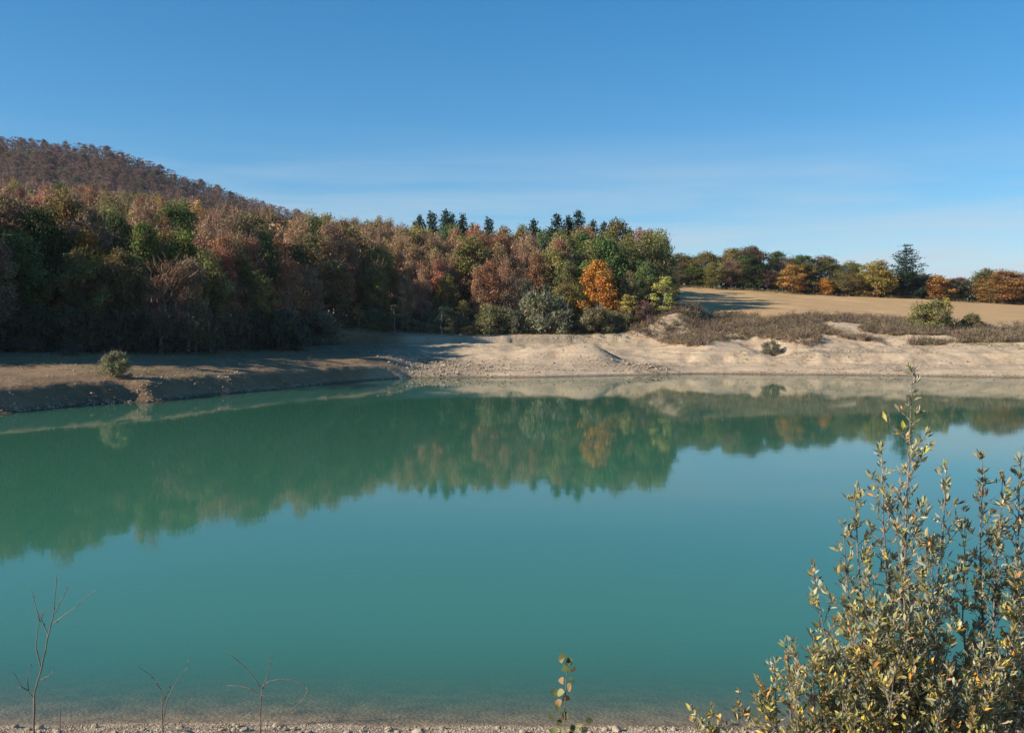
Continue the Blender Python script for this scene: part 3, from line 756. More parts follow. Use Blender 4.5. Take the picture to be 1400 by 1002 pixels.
# keep clear of the single trees placed above
single = np.array([(o.location.x, o.location.y) for o in COL.objects if o.type == 'EMPTY'])
dmin = np.array([np.hypot(*(single - c).T).min() for c in cand])
cand = cand[dmin > 2.3]
CZ = ter(cand[:, 0], cand[:, 1]); CUu = cand[:, 0] / cand[:, 1]; CD = cand[:, 1]
n = len(cand)
CH = r2.uniform(10.5, 14.5, n) * np.where((CUu < -0.62) & (CD < 105), 1.33, np.where(CD < wood_edge(CUu) + 9, 0.80, 1.0)) * np.where(CD > 400, 0.56, 1.0)  # unseen trees beyond the left frame edge made taller to shade the bank
sp_noise = fbm(cand[:, 0] * 0.045, cand[:, 1] * 0.03, 3)
kinds = []; cols = []
for i in range(n):
    u, d, q, e = CUu[i], CD[i], sp_noise[i], CD[i] - wood_edge(CUu[i])
    z = r2.random()
    if d > 330:
        k = 'bare' if z < 0.72 else 'beech'
        c = vary((PURPLE if d < 410 else (0.140, 0.088, 0.076)) if z < 0.9 else (0.12, 0.10, 0.06), r2, 0.13)
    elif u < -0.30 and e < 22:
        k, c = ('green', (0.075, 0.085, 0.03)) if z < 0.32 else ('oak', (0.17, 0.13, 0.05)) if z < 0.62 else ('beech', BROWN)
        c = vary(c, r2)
    elif u > 0.045:
        k, c = ('oak', (0.17, 0.15, 0.05)) if z < 0.55 else ('green', GREEN) if z < 0.75 else ('beech', RUST)
        c = vary(c, r2)
    else:
        w = z + 0.30 * q
        if w < 0.17: k, c = 'oak', OLIVE
        elif w < 0.21: k, c = 'green', GREEN
        elif w < 0.66: k, c = 'beech', (RUST if r2.random() < 0.5 else BROWN)
        elif w < 0.97: k, c = 'bare', (0.29, 0.17, 0.095)
        else: k, c = 'beech', GOLD
        c = vary(c, r2)
    kinds.append(k); cols.append(tuple(np.array(c) * 1.42))
# which of them show largest in the photograph
Wd, Hd = 350, 250; cov = np.zeros((Hd, Wd), bool); vis = np.zeros(n)
for i in range(n):
    d = CD[i]; pxc = (700 + F * CUu[i]) / 4; hw = F * 3.2 / d / 4
    yb = (HOR + F * (EYE - CZ[i]) / d) / 4; yt = (HOR + F * (EYE - CZ[i] - CH[i]) / d) / 4
    x0, x1 = int(max(0, pxc - hw)), int(min(Wd, pxc + hw + 1)); y0, y1 = int(max(0, yt)), int(min(Hd, yb + 1))
    if x1 > x0 and y1 > y0:
        sub = cov[y0:y1, x0:x1]; vis[i] = (~sub).sum(); sub[:] = True
order = np.argsort(-vis)
own = set(order[:290].tolist())
def hue_word(k, c):
    c = np.array(c)
    if k == 'green': return 'dark green leafy'
    if k == 'oak': return 'olive-green broad-crowned'
    if k == 'bare': return 'half-bare purple-grey' if c[2] / c[0] > 0.47 else 'half-bare reddish brown'
    if c[1] / c[0] > 0.54 and c[2] / c[0] < 0.25: return 'golden-leaved'
    return 'rust-red leafy' if c[1] / c[0] < 0.5 else 'dull brown leafy'
def where_word(u, d):
    e = d - wood_edge(u)
    if e < 14:
        return 'at the foot of the wood above the shaded left bank' if u < -0.16 else 'at the foot of the wood above the sunlit beach'
    if d > 330: return 'on the far hill that rises behind the wood'
    if u > 0.045: return 'in the rounded end of the wood near the field'
    if u < -0.30: return 'halfway up the wooded slope below the far hill'
    return 'in the middle of the wood behind its front trees' if e < 55 else 'near the crest of the wood behind the beach'
for i in sorted(own):
    lb = hue_word(kinds[i], cols[i]) + ' tree ' + where_word(CUu[i], CD[i])
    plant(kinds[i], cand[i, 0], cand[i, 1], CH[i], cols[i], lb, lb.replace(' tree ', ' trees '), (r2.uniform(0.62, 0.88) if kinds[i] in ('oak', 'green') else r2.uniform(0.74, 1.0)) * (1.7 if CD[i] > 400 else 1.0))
# the rest of the wood: one mass of trees
def low_tree(seed, bare, far=False):
    r = np.random.default_rng(seed); mb = MB()
    nc = 24 if far else 36; per = 5 if far else (7 if bare else 9); lf = 1.4 if far else 1.06
    t = r.uniform(0, 1, nc); a = r.uniform(0, 6.28, nc); rad = envelope('round', t) * 4.6 * np.sqrt(r.uniform(0.15, 1, nc))
    C = np.stack([np.cos(a) * rad, np.sin(a) * rad, 13 * (0.18 + 0.80 * t)], 1)
    ci = np.repeat(np.arange(nc), per); m = len(ci)
    dv = unit(r.normal(size=(m, 3))) * r.uniform(0, 1, (m, 1)) ** 0.5
    leaf_quads(mb, C[ci] + dv * 1.1, lf * (0.34 if bare else 0.42) * r.uniform(0.6, 1.3, m), dv + [0, 0, 0.4] + r.normal(0, 0.5, (m, 3)), r, 0.6, 0, jitter(r, nc, 0.15, 0.05)[ci] * jitter(r, m, 0.15, 0.05))
    nt_ = 8 if far else (80 if bare else 16)
    ci = r.integers(0, nc, nt_); A = C[ci] - np.array([0, 0, 0.8]) + r.normal(0, 0.5, (nt_, 3)); B = A + unit(np.array([0, 0, 0.8]) + C[ci] * [0.12, 0.12, 0] + r.normal(0, 0.45, (nt_, 3))) * r.uniform(0.8, 1.9, (nt_, 1))
    ribbons(mb, A, B, 0.09 if far else 0.065, r, 0, jitter(r, nt_, 0.15, 0.05) * 1.05)
    ribbons(mb, np.zeros((2, 3)), np.tile([0.1, 0.0, 12.0], (2, 1)), 0.14, r, 0, np.ones((2, 3)) * 0.8)
    return np.concatenate(mb.v), np.concatenate(mb.q), np.concatenate(mb.c)
LOW = {(b, f): [low_tree(300 + 20 * b + 40 * f + k, b, f) for k in range(5)] for b in (False, True) for f in (False, True)}
fm = MB()
for i in range(n):
    if i in own: continue
    if CD[i] > 690: continue
    if vis[i] < 1 and CD[i] < 400 and not (CUu[i] < -0.5 and CD[i] < 118) and r2.random() > 0.3: continue      # deep in the wood, hidden by its neighbours
    V, q, c = LOW[(kinds[i] == 'bare', CD[i] > 330)][i % 5]
    a = r2.uniform(0, 6.28); s = CH[i] / 13.5; sw_ = s * (1.75 if CD[i] > 400 else 1.0); ca, sa = math.cos(a), math.sin(a)
    W = np.stack([V[:, 0] * ca - V[:, 1] * sa, V[:, 0] * sa + V[:, 1] * ca, V[:, 2]], 1) * np.array([sw_, sw_, s]) + np.array([cand[i, 0], cand[i, 1], CZ[i] - 0.2])
    fm.add(W, q, 0, c * np.array(cols[i], np.float32))
fo = obj('distant_wood', fm.mesh('distant_wood', [M_leafv]))
tag(fo, 'brown and purple autumn wood covering the hill behind the front trees', 'wood', kind='stuff')
print('wood candidates', n, 'mass quads', sum(len(q) for q in fm.q))

# dark undergrowth filling the foot of the wood
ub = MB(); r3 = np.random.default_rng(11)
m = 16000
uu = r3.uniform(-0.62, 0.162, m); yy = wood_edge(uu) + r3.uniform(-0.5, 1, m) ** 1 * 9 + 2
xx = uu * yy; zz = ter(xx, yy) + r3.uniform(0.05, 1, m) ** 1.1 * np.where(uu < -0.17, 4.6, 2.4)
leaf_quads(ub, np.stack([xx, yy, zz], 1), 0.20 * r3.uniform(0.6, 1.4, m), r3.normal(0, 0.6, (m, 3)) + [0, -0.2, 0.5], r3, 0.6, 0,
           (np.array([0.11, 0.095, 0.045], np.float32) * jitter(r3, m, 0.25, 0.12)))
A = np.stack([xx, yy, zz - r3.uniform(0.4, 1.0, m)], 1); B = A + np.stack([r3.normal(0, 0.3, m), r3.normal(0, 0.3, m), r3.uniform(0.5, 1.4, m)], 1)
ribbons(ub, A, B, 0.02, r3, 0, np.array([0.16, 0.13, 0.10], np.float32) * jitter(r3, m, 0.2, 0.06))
m = 14000
uu = r3.uniform(0.14, 0.62, m); yy = r3.uniform(252, 270, m); xx = uu * yy; zz = ter(xx, yy) + r3.uniform(0.05, 1, m) ** 1.2 * 4.0
leaf_quads(ub, np.stack([xx, yy, zz], 1), 0.36 * r3.uniform(0.6, 1.4, m), r3.normal(0, 0.6, (m, 3)) + [0, -0.2, 0.5], r3, 0.6, 0,
           (np.array([0.10, 0.085, 0.04], np.float32) * jitter(r3, m, 0.25, 0.12)))
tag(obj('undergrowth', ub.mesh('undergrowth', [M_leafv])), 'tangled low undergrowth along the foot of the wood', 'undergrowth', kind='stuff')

# ------------------------------------------------------------------ dry scrub on the right bank
sb = MB(); r4 = np.random.default_rng(12)
m = 8500
uu = r4.uniform(0.118, 0.64, m); yy = r4.uniform(134, 168, m); xx = uu * yy
zg = ter(xx, yy); s_ = sdist(xx, yy)
dens = fbm(xx * 0.12, yy * 0.2, 3)
lower = 3.9 + 1.3 * fbm(xx * 0.2, xx * 0 + 3, 3) - 1.2 * (uu > 0.4)
ok = (zg > lower) & (yy < field_lo(uu) + 1.0) & (dens > -0.16 - 0.25 * (uu < 0.3))
xx, yy, zg = xx[ok], yy[ok], zg[ok]; m = len(xx)
hgt = (0.4 + 0.85 * r4.random(m) ** 2) * (1 + 0.6 * np.clip(dens[ok], -0.3, 1))
per = 24
ci = np.repeat(np.arange(m), per); k = len(ci)
A = np.stack([xx[ci], yy[ci], zg[ci]], 1) + r4.normal(0, 0.28, (k, 3)) * [1, 1, 0.0]
A[:, 2] += r4.uniform(-0.05, 0.35, k)
B = A + np.stack([r4.normal(0, 0.42, k), r4.normal(0, 0.42, k), hgt[ci] * r4.uniform(0.15, 0.9, k)], 1)
tc_ = np.array([[0.24, 0.165, 0.115], [0.32, 0.23, 0.15], [0.19, 0.135, 0.09], [0.29, 0.23, 0.12]], np.float32)[r4.integers(0, 4, m)]
ribbons(sb, A, B, 0.030, r4, 0, 0.85 * tc_[ci] * jitter(r4, k, 0.2, 0.06))
per2 = 11; ci = np.repeat(np.arange(m), per2); k = len(ci)
P = np.stack([xx[ci] + r4.normal(0, 0.3, k), yy[ci] + r4.normal(0, 0.3, k), zg[ci] + hgt[ci] * r4.uniform(0.3, 1.05, k)], 1)
leaf_quads(sb, P, 0.10 * r4.uniform(0.5, 1.3, k), r4.normal(0, 0.7, (k, 3)) + [0, 0, 0.3], r4, 0.6, 0, tc_[ci] * 0.8 * jitter(r4, k, 0.2, 0.08))
tag(obj('dry_scrub', sb.mesh('dry_scrub', [M_leafv])), 'grey-purple dry scrub on the bank between beach and field', 'scrub', kind='stuff')

# ------------------------------------------------------------------ dry grass on the shores
gb = MB(); r5 = np.random.default_rng(13)
def grass(x, y, h, per, col):
    z = ter(x, y); s_ = sdist(x, y); ok = s_ > 1.5
    x, y, z = x[ok], y[ok], z[ok]; m = len(x)
    if not m: return
    ci = np.repeat(np.arange(m), per); k = len(ci)
    A = np.stack([x[ci] + r5.normal(0, 0.12, k), y[ci] + r5.normal(0, 0.12, k), z[ci] - 0.02], 1)
    B = A + np.stack([r5.normal(0, 0.12, k), r5.normal(0, 0.12, k), h * r5.uniform(0.4, 1.2, k)], 1)
    ribbons(gb, A, B, 0.014, r5, 0, np.array(col, np.float32) * jitter(r5, k, 0.2, 0.08))
m = 2600; u_ = r5.uniform(-0.62, -0.2, m); y_ = r5.uniform(66, 125, m)
k_ = (fbm(u_ * y_ * 0.25, y_ * 0.25, 3) > -0.05) & (y_ < wood_edge(u_) + 2); grass((u_ * y_)[k_], y_[k_], 0.20, 9, (0.30, 0.25, 0.13))
m = 1500; u_ = r5.uniform(-0.17, 0.165, m); y_ = wood_edge(u_) - np.abs(r5.normal(0, 4, m)); grass(u_ * y_, y_, 0.30, 10, (0.30, 0.23, 0.12))
m = 1600; u_ = r5.uniform(0.15, 0.62, m); y_ = r5.uniform(126, 150, m); k_ = fbm(u_ * y_ * 0.3, y_ * 0.3, 3) > 0.12; grass((u_ * y_)[k_], y_[k_], 0.28, 10, (0.26, 0.20, 0.12))
m = 500; u_ = r5.uniform(0.46, 0.6, m); y_ = r5.uniform(130, 142, m); grass(u_ * y_, y_, 0.22, 12, (0.17, 0.17, 0.07))
m = 1400; u_ = r5.uniform(0.16, 0.62, m); y_ = r5.uniform(247, 254, m); grass(u_ * y_, y_, 0.7, 12, (0.24, 0.19, 0.09))
tag(obj('dry_grass', gb.mesh('dry_grass', [M_leafv])), 'sparse dry grass tufts along the banks and the field edge', 'grass', kind='stuff')

# ------------------------------------------------------------------ stones
def rock_mesh(seed, flat=0.65):
    import bmesh
    r = np.random.default_rng(seed)
    bm = bmesh.new(); bmesh.ops.create_icosphere(bm, subdivisions=2, radius=1.0)
    dirs = unit(r.normal(size=(9, 3))); cut = r.uniform(0.62, 0.95, 9)
    for v in bm.verts:
        p = np.array(v.co)
        for d, c in zip(dirs, cut):
            e = p @ d - c
            if e > 0: p = p - d * e * 0.85
        p = p * (1 + 0.04 * r.normal()) * np.array([1.15, 0.9, flat])
        v.co = p
    me = bpy.data.meshes.new('stone'); bm.to_mesh(me); bm.free()
    me.materials.append(M_stone)
    return me
RM = [rock_mesh(400 + k, f) for k, f in enumerate([0.6, 0.75, 0.5, 0.7, 0.62, 0.8])]
r6 = np.random.default_rng(14)
taken = []
cnt = 0
for i in range(2600):
    if cnt >= 230: break
    y = r6.uniform(11.6, 12.5); x = r6.uniform(-0.545, 0.545) * y
    s = r6.choice([0.022, 0.033, 0.05, 0.075], p=[0.36, 0.34, 0.21, 0.09]) * r6.uniform(0.8, 1.25)
    if y > 12.3: s *= 0.6
    if any((x - a) ** 2 + (y - b) ** 2 < (0.95 * (s + c)) ** 2 for a, b, c in taken): continue
    taken.append((x, y, s)); cnt += 1
    st = obj('stone', RM[r6.integers(6)], None, (x, y, gz(x, y) + s * 0.22))
    st.scale = (s, s, s); st.rotation_euler = (r6.normal(0, 0.25), r6.normal(0, 0.25), r6.uniform(0, 6.28))
    tag(st, 'pale rounded stone lying on the pebbly near shore', 'stone', 'stones on the near shore')
# gravel between them, and the rubble on the far beach
def pebbles(mb, x, y, s, r, lift=0.2):
    z = ter(x, y); m = len(x)
    base = np.array([[1, 0, 0], [0.3, 0.9, 0], [-0.8, 0.55, 0], [-0.75, -0.6, 0], [0.35, -0.9, 0], [0.1, 0.05, 0.8], [0, 0, -0.5]])
    tri = np.array([[0, 1, 5], [1, 2, 5], [2, 3, 5], [3, 4, 5], [4, 0, 5], [1, 0, 6], [2, 1, 6], [3, 2, 6], [4, 3, 6], [0, 4, 6]])
    a = r.uniform(0, 6.28, m); ca, sa = np.cos(a)[:, None], np.sin(a)[:, None]
    B = base[None] * (1 + r.normal(0, 0.18, (m, 7, 3)))
    V = np.stack([B[..., 0] * ca - B[..., 1] * sa, B[..., 0] * sa + B[..., 1] * ca, B[..., 2] * r.uniform(0.5, 1.1, (m, 1))], -1) * s[:, None, None]
    V += np.stack([x, y, z + lift * s], -1)[:, None]
    mb.add(V.reshape(-1, 3), (tri[None] + (np.arange(m) * 7)[:, None, None]).reshape(-1, 3))
pb = MB(); m = 9000
y_ = 11.2 + 1.35 * r6.random(m) ** 0.9; x_ = r6.uniform(-0.6, 0.6, m) * y_
pebbles(pb, x_, y_, r6.uniform(0.006, 0.018, m), r6)
tag(obj('gravel', pb.mesh('gravel', [M_stone], colour=False)), 'fine gravel along the near waterline', 'gravel', kind='stuff')
pb = MB()
def patch(cx_, cy_, rx, ry, m, lo, hi):
    x = cx_ + r6.normal(0, rx, m); y = cy_ + r6.normal(0, ry, m); k = sdist(x, y) > 0.2
    pebbles(pb, x[k], y[k], lo * (hi / lo) ** (r6.random(k.sum()) ** 1.6), r6)
patch(-6.5, 118, 4.2, 3.4, 1300, 0.05, 0.24); patch(-13, 125, 4, 4, 500, 0.05, 0.2); patch(16.3, 122.8, 1.7, 1.4, 260, 0.06, 0.26)
patch(-27.2, 70.5, 1.2, 3.2, 420, 0.04, 0.17); patch(45, 122, 9, 0.7, 260, 0.05, 0.18); patch(11, 122, 2.5, 2, 200, 0.05, 0.16); patch(46, 131, 7, 2, 260, 0.05, 0.2)
patch(-24, 79, 1.0, 5, 320, 0.04, 0.14)
for (a, b) in [(0, 190), (300, 440), (520, 900), (900, 1400)]:
    m = 500; px = r6.uniform(a, b, m)
    wl = np.interp(px, [0, 190, 300, 440, 565, 900, 1000, 1200, 1400], [566, 549.5, 540, 526, 516.5, 512, 511, 513, 516])
    d = F * EYE / (wl - HOR) + np.abs(r6.normal(0, 0.7, m)) + 0.3
    x = (px - 700) / F * d; k = sdist(x, d) > 0.1
    pebbles(pb, x[k], d[k], 0.05 + 0.10 * r6.random(k.sum()) ** 2, r6)
m = 2200; u_ = r6.uniform(-0.5, 0.56, m); d = r6.uniform(64, 146, m); x = u_ * d; k = (sdist(x, d) > 0.3) & (d < wood_edge(np.minimum(u_, 0.165)))
pebbles(pb, x[k], d[k], 0.03 + 0.12 * r6.random(k.sum()) ** 3, r6)
tag(obj('rubble', pb.mesh('rubble', [M_rubble], colour=False)), 'scattered stones and rubble on the exposed far shore', 'rubble', kind='stuff')

# ------------------------------------------------------------------ driftwood on the far beach
db = MB(); c0 = ray(1232, 512, 119.0); c0[2] = gz(c0[0], c0[1])
for k in range(12):
    a = r6.uniform(0, 3.14); ln = r6.uniform(0.5, 1.6); o_ = r6.normal(0, 0.7, 3) * [1.3, 0.4, 0]
    p0 = c0 + o_ + [0, 0, 0.05]; p1 = p0 + np.array([math.cos(a) * ln, 0.3 * math.sin(a) * ln, r6.uniform(0.1, 0.75)]); pm = (p0 + p1) / 2 + r6.normal(0, 0.07, 3)
    tube(db, np.array([p0, pm, p1]) - c0, [0.05, 0.04, 0.015], 5)
dw = obj('driftwood', db.mesh('driftwood', [M_drytwig], smooth=True, colour=False), None, tuple(c0))
tag(dw, 'tangle of grey driftwood branches stranded on the pale far beach', 'driftwood')

# ------------------------------------------------------------------ near plants
def leaf_mesh(seed, length=1.0, width=0.33, roundish=False):
    """a folded, curling leaf, 1 unit long, pointing along +Y from its base"""
    r = np.random.default_rng(seed)
    t = np.array([0, 0.22, 0.5, 0.78, 1.0])
    w = (np.array([0.04, 0.6, 1.0, 0.75, 0.02]) if not roundish else np.array([0.05, 0.95, 1.0, 0.6, 0.03])) * width * 0.5
    curl = r.uniform(-0.25, 0.35); fold = r.uniform(0.15, 0.6)
    V = []
    for ti, wi in zip(t, w):
        zc = curl * (ti - 0.5) ** 2 * 1.2 - curl * 0.3
        V += [[-wi + 0.02 * r.normal(), ti, zc + fold * wi], [0, ti, zc], [wi + 0.02 * r.normal(), ti, zc + fold * wi]]
    V = np.array(V) * [1, length, 1]; V[:, 2] -= V[1, 2]
    q = []
    for i in range(4):
        a = i * 3
        q += [[a, a + 1, a + 4, a + 3], [a + 1, a + 2, a + 5, a + 4]]
    return V, np.array(q)
LV = [leaf_mesh(500 + k) for k in range(6)]
def coarse(Vq):
    V = Vq[0].reshape(5, 3, 3)[[0, 2, 4]].reshape(-1, 3)
    return V, np.array([[0, 1, 4, 3], [1, 2, 5, 4], [3, 4, 7, 6], [4, 5, 8, 7]])
LVC = [coarse(v) for v in LV]
LVR = [leaf_mesh(520 + k, 1.0, 0.85, True) for k in range(4)]
def lm(Vq, m):
    b = MB(); b.add(Vq[0], Vq[1]); return b.mesh('leaf', [m], smooth=True)
LVM = [lm(v, M_shrubleaf) for v in LV]
LVRM = [lm(v, M_leaf) for v in LVR]
LEAFC = np.array([[0.15, 0.155, 0.06], [0.20, 0.195, 0.09], [0.25, 0.235, 0.125], [0.11, 0.12, 0.045], [0.31, 0.29, 0.18], [0.32, 0.29, 0.06], [0.26, 0.17, 0.06], [0.60, 0.28, 0.045], [0.54, 0.38, 0.05], [0.36, 0.16, 0.06]], np.float32)
LEAFP = np.array([0.19, 0.2, 0.15, 0.16, 0.10, 0.07, 0.05, 0.035, 0.025, 0.02])
LEAFP_LOW = np.array([0.20, 0.14, 0.08, 0.15, 0.03, 0.20, 0.08, 0.05, 0.06, 0.03])

def frame_from(yv, nv):
    y = unit(yv); z = unit(nv - (nv * y).sum(-1, keepdims=True) * y); x = np.cross(y, z)
    return np.stack([x, y, z], -1)          # columns

def make_shrub(name, label, base, stems, seed, leaf_len, pal, side_gap=0.10, dens=1.0, tipfrac=0.25, cap=300):
    """stems: (tip xyz, lean-bulge, shoots length factor)"""
    r = np.random.default_rng(seed)
    root = empty(name, tuple(base)); tag(root, label, 'shrub')
    LP, LY, LN, LS, LI, STEMS = [], [], [], [], [], []
    def put(p, along, k, spread):
        a = r.uniform(0, 6.28)
        for j in range(k):
            aa = a + j * 2.4 + r.normal(0, 0.3)
            up = unit(np.asarray(along, float))
            s1 = unit(np.cross(up, [0.3, 0.2, 0.9] if abs(up[2]) < 0.8 else [1, 0.2, 0.1])); s2 = np.cross(up, s1)
            side = s1 * math.cos(aa) + s2 * math.sin(aa)
            dirv = up * math.cos(spread) + side * math.sin(spread) + r.normal(0, 0.22, 3)
            LP.append(np.asarray(p) + r.normal(0, 0.006, 3)); LY.append(dirv); LN.append(-side * 0.7 + up * 0.5 + r.normal(0, 0.35, 3)); LS.append(leaf_len * r.uniform(0.4, 1.3)); LI.append(len(STEMS))
    for si, (tip, bulge, shoot, leafy) in enumerate(stems):
        sb_ = MB()
        tip = np.array(tip, float); b0 = base + r.normal(0, 0.10, 3) * [1, 1, 0]; b0[2] = base[2] - 0.05
        q = np.linspace(0, 1, 12)[:, None]
        H = np.linalg.norm(tip - b0)
        path = b0 * (1 - q) + tip * q
        path[:, :2] += (np.sin(q * np.pi) * np.array(bulge)) + np.cumsum(r.normal(0, 0.016, (12, 2)), 0) * (1 - q * 0.7)
        rad = (0.003 + 0.0030 * H) * (1 - 0.86 * q[:, 0]) + 0.0012
        tube(sb_, path - base, rad, 6)
        # leafy side shoots
        arc = 0.22 * H
        while arc < H * 0.995:
            t = arc / H
            p = np.array([np.interp(t, q[:, 0], path[:, j]) for j in range(3)])
            along = unit(np.gradient(path, axis=0)[min(11, int(t * 11))])
            a = r.uniform(0, 6.28)
            out_ = unit(np.array([math.cos(a), math.sin(a), 0]) + along * r.uniform(0.55, 1.6))
            ln = 1.32 * shoot * (0.25 + 1.0 * (1 - t)) * r.uniform(0.45, 1.25)
            if t > 1 - tipfrac * 0.4 or r.random() < 0.25: ln *= 0.3
            k = 6; qq = np.linspace(0, 1, k)[:, None]
            sp = p + out_ * ln * qq + np.array([0, 0, 1]) * ln * 0.28 * qq ** 2 + np.cumsum(r.normal(0, 0.006, (k, 3)), 0)
            if ln > 0.05:
                tube(sb_, sp - base, np.linspace(0.0032 + 0.002 * ln, 0.0012, k), 4)
            nn = max(3, int(ln / 0.018 * dens * leafy))
            for w in range(nn):
                tt = r.uniform(0.25, 1.0) if w else 1.0
                pp = np.array([np.interp(tt, qq[:, 0], sp[:, j]) for j in range(3)])
                put(pp, unit(sp[-1] - sp[0]) + [0, 0, 0.5], r.integers(1, 4) if tt < 0.97 else r.integers(3, 6), r.uniform(0.35, 0.95))
            # short secondary twigs
            if ln > 0.18:
                for w in range(int(ln / 0.055)):
                    tt = r.uniform(0.2, 0.95); pp = np.array([np.interp(tt, qq[:, 0], sp[:, j]) for j in range(3)])
                    o2 = unit(r.normal(0, 1, 3) + out_ + [0, 0, 0.9]); l2 = r.uniform(0.05, 0.16)
                    tube(sb_, np.array([pp, pp + o2 * l2 * 0.5, pp + o2 * l2 + [0, 0, 0.01]]) - base, [0.0022, 0.0017, 0.001], 3)
                    put(pp + o2 * l2, o2 + [0, 0, 0.3], r.integers(2, 5), r.uniform(0.3, 0.9))
            arc += side_gap * r.uniform(0.6, 1.5)
        put(tip, [0, 0, 1], 6, 0.45)
        STEMS.append(obj('stem', sb_.mesh('stem', [M_stem], smooth=True, colour=False), root))
    LP = np.array(LP); R_ = frame_from(np.array(LY), np.array(LN)); LS = np.array(LS)
    n_ = len(LP)
    ccol = np.array([1.32, 1.2, 0.98], np.float32) * LEAFC[r.choice(len(LEAFC), n_, p=pal / pal.sum())] * jitter(r, n_, 0.14, 0.05)
    # biggest in view become single leaves
    pxs = 700 + F * LP[:, 0] / LP[:, 1]; pys = HOR + F * (EYE - LP[:, 2]) / LP[:, 1]
    score = LS / LP[:, 1] * ((pxs > 0) & (pxs < 1400) & (pys < 1002)) + 1e-6 * r.random(n_)
    top = np.argsort(-score)[:cap]; tops = set(top.tolist())
    mb_ = MB()
    for i in range(n_):
        if i in tops:
            o_ = obj('leaf', LVM[i % 6], STEMS[LI[i]])
            o_.rotation_mode = 'QUATERNION'
            o_.rotation_quaternion = Matrix(R_[i].tolist()).to_quaternion()
            o_.location = tuple(LP[i] - base); o_.scale = (LS[i],) * 3
            o_.color = (*[float(v) for v in ccol[i]], 1)
        else:
            V, qf = LVC[i % 6]
            mb_.add((V * LS[i]) @ R_[i].T + LP[i] - base, qf, 0, ccol[i])
    if n_ > len(tops):
        f_ = obj('foliage', mb_.mesh('foliage', [M_shrubleafv], smooth=True), root); f_['kind'] = 'stuff'
    print(name, 'leaves', n_)
    return root

def gpt(px, d):
    x = (px - 700) / F * d
    return np.array([x, d, gz(x, d)])
def T(px, py, d): return ray(px, py, d)
# tall willow shrub
D0 = 7.0
base = gpt(1262, D0)
make_shrub('willow_bush', 'tall grey-green leafy shrub with one high spire on the near bank', base, [
    (T(1245, 508, 7.0), (-0.02, 0.0), 0.30, 0.75),
    (T(1172, 668, 6.9), (-0.10, 0.0), 0.24, 0.9),
    (T(1205, 612, 7.2), (-0.05, 0.0), 0.22, 0.8),
    (T(1152, 720, 7.0), (-0.08, 0.0), 0.24, 0.9),
    (T(1112, 778, 6.8), (-0.14, -0.05), 0.20, 0.75),
    (T(1292, 640, 7.3), (0.05, 0.1), 0.24, 0.7),
    (T(1226, 720, 6.7), (-0.02, -0.1), 0.30, 1.2),
    (T(1185, 790, 6.6), (-0.08, -0.1), 0.32, 1.3),
    (T(1268, 740, 6.8), (0.05, -0.1), 0.30, 1.1)], 41, 0.068, LEAFP, side_gap=0.045)
base = gpt(1392, 7.3)
make_shrub('willow_bush', 'grey-green leafy shrub with dark stems right of the tall-spired shrub', base, [
    (T(1340, 628, 7.3), (-0.10, 0.0), 0.26, 0.9),
    (T(1372, 655, 7.1), (-0.05, 0.0), 0.26, 0.95),
    (T(1402, 622, 7.4), (0.0, 0.0), 0.26, 0.95),
    (T(1425, 640, 7.5), (0.05, 0.0), 0.28, 0.9),
    (T(1318, 716, 7.2), (-0.12, 0.0), 0.22, 0.8),
    (T(1390, 760, 6.9), (-0.02, -0.1), 0.28, 1.1),
    (T(1460, 700, 7.3), (0.1, 0.0), 0.28, 1.0)], 43, 0.068, LEAFP, side_gap=0.045)
base = gpt(1175, 6.6); 
make_shrub('low_shrub', 'dense low yellow-green shrub spreading at the foot of the tall-spired shrub', base, [
    (T(1062, 905, 6.7), (-0.12, 0.0), 0.22, 1.3), (T(1082, 878, 6.6), (-0.10, 0.0), 0.26, 1.5),
    (T(1110, 868, 6.5), (-0.08, 0.0), 0.28, 1.6), (T(1140, 852, 6.6), (-0.04, -0.05), 0.30, 1.7),
    (T(1172, 838, 6.5), (0, -0.05), 0.30, 1.7), (T(1205, 830, 6.4), (0.03, 0), 0.30, 1.7),
    (T(1238, 850, 6.4), (0.05, 0), 0.30, 1.7), (T(1272, 842, 6.5), (0.08, 0), 0.30, 1.7),
    (T(1308, 858, 6.5), (0.1, 0), 0.30, 1.6), (T(1345, 872, 6.5), (0.15, 0), 0.30, 1.6),
    (T(1385, 866, 6.6), (0.2, 0), 0.30, 1.6), (T(1050, 955, 6.6), (-0.1, 0), 0.22, 1.5), (T(1090, 930, 6.4), (-0.1, 0), 0.26, 1.5),
    (T(1150, 915, 6.3), (0, 0), 0.28, 1.6), (T(1220, 910, 6.2), (0, 0), 0.28, 1.6), (T(1300, 920, 6.2), (0.1, 0), 0.28, 1.6), (T(1370, 930, 6.2), (0.1, 0), 0.28, 1.6)],
    47, 0.056, LEAFP_LOW, side_gap=0.036)
base = gpt(985, 10.6)
make_shrub('willow_shoots', 'few short leafy shoots on the shore left of the big shrubs', base, [
    (T(945, 972, 10.6), (-0.02, 0), 0.05, 1.2), (T(972, 968, 10.6), (-0.02, 0), 0.05, 1.2), (T(985, 985, 10.5), (0, 0), 0.05, 1.2), (T(1008, 962, 10.6), (0.02, 0), 0.05, 0.8), (T(1022, 976, 10.7), (0.03, 0), 0.06, 1.0), (T(960, 990, 10.4), (-0.02, 0), 0.05, 1.2)], 49, 0.085, LEAFP_LOW, side_gap=0.07)

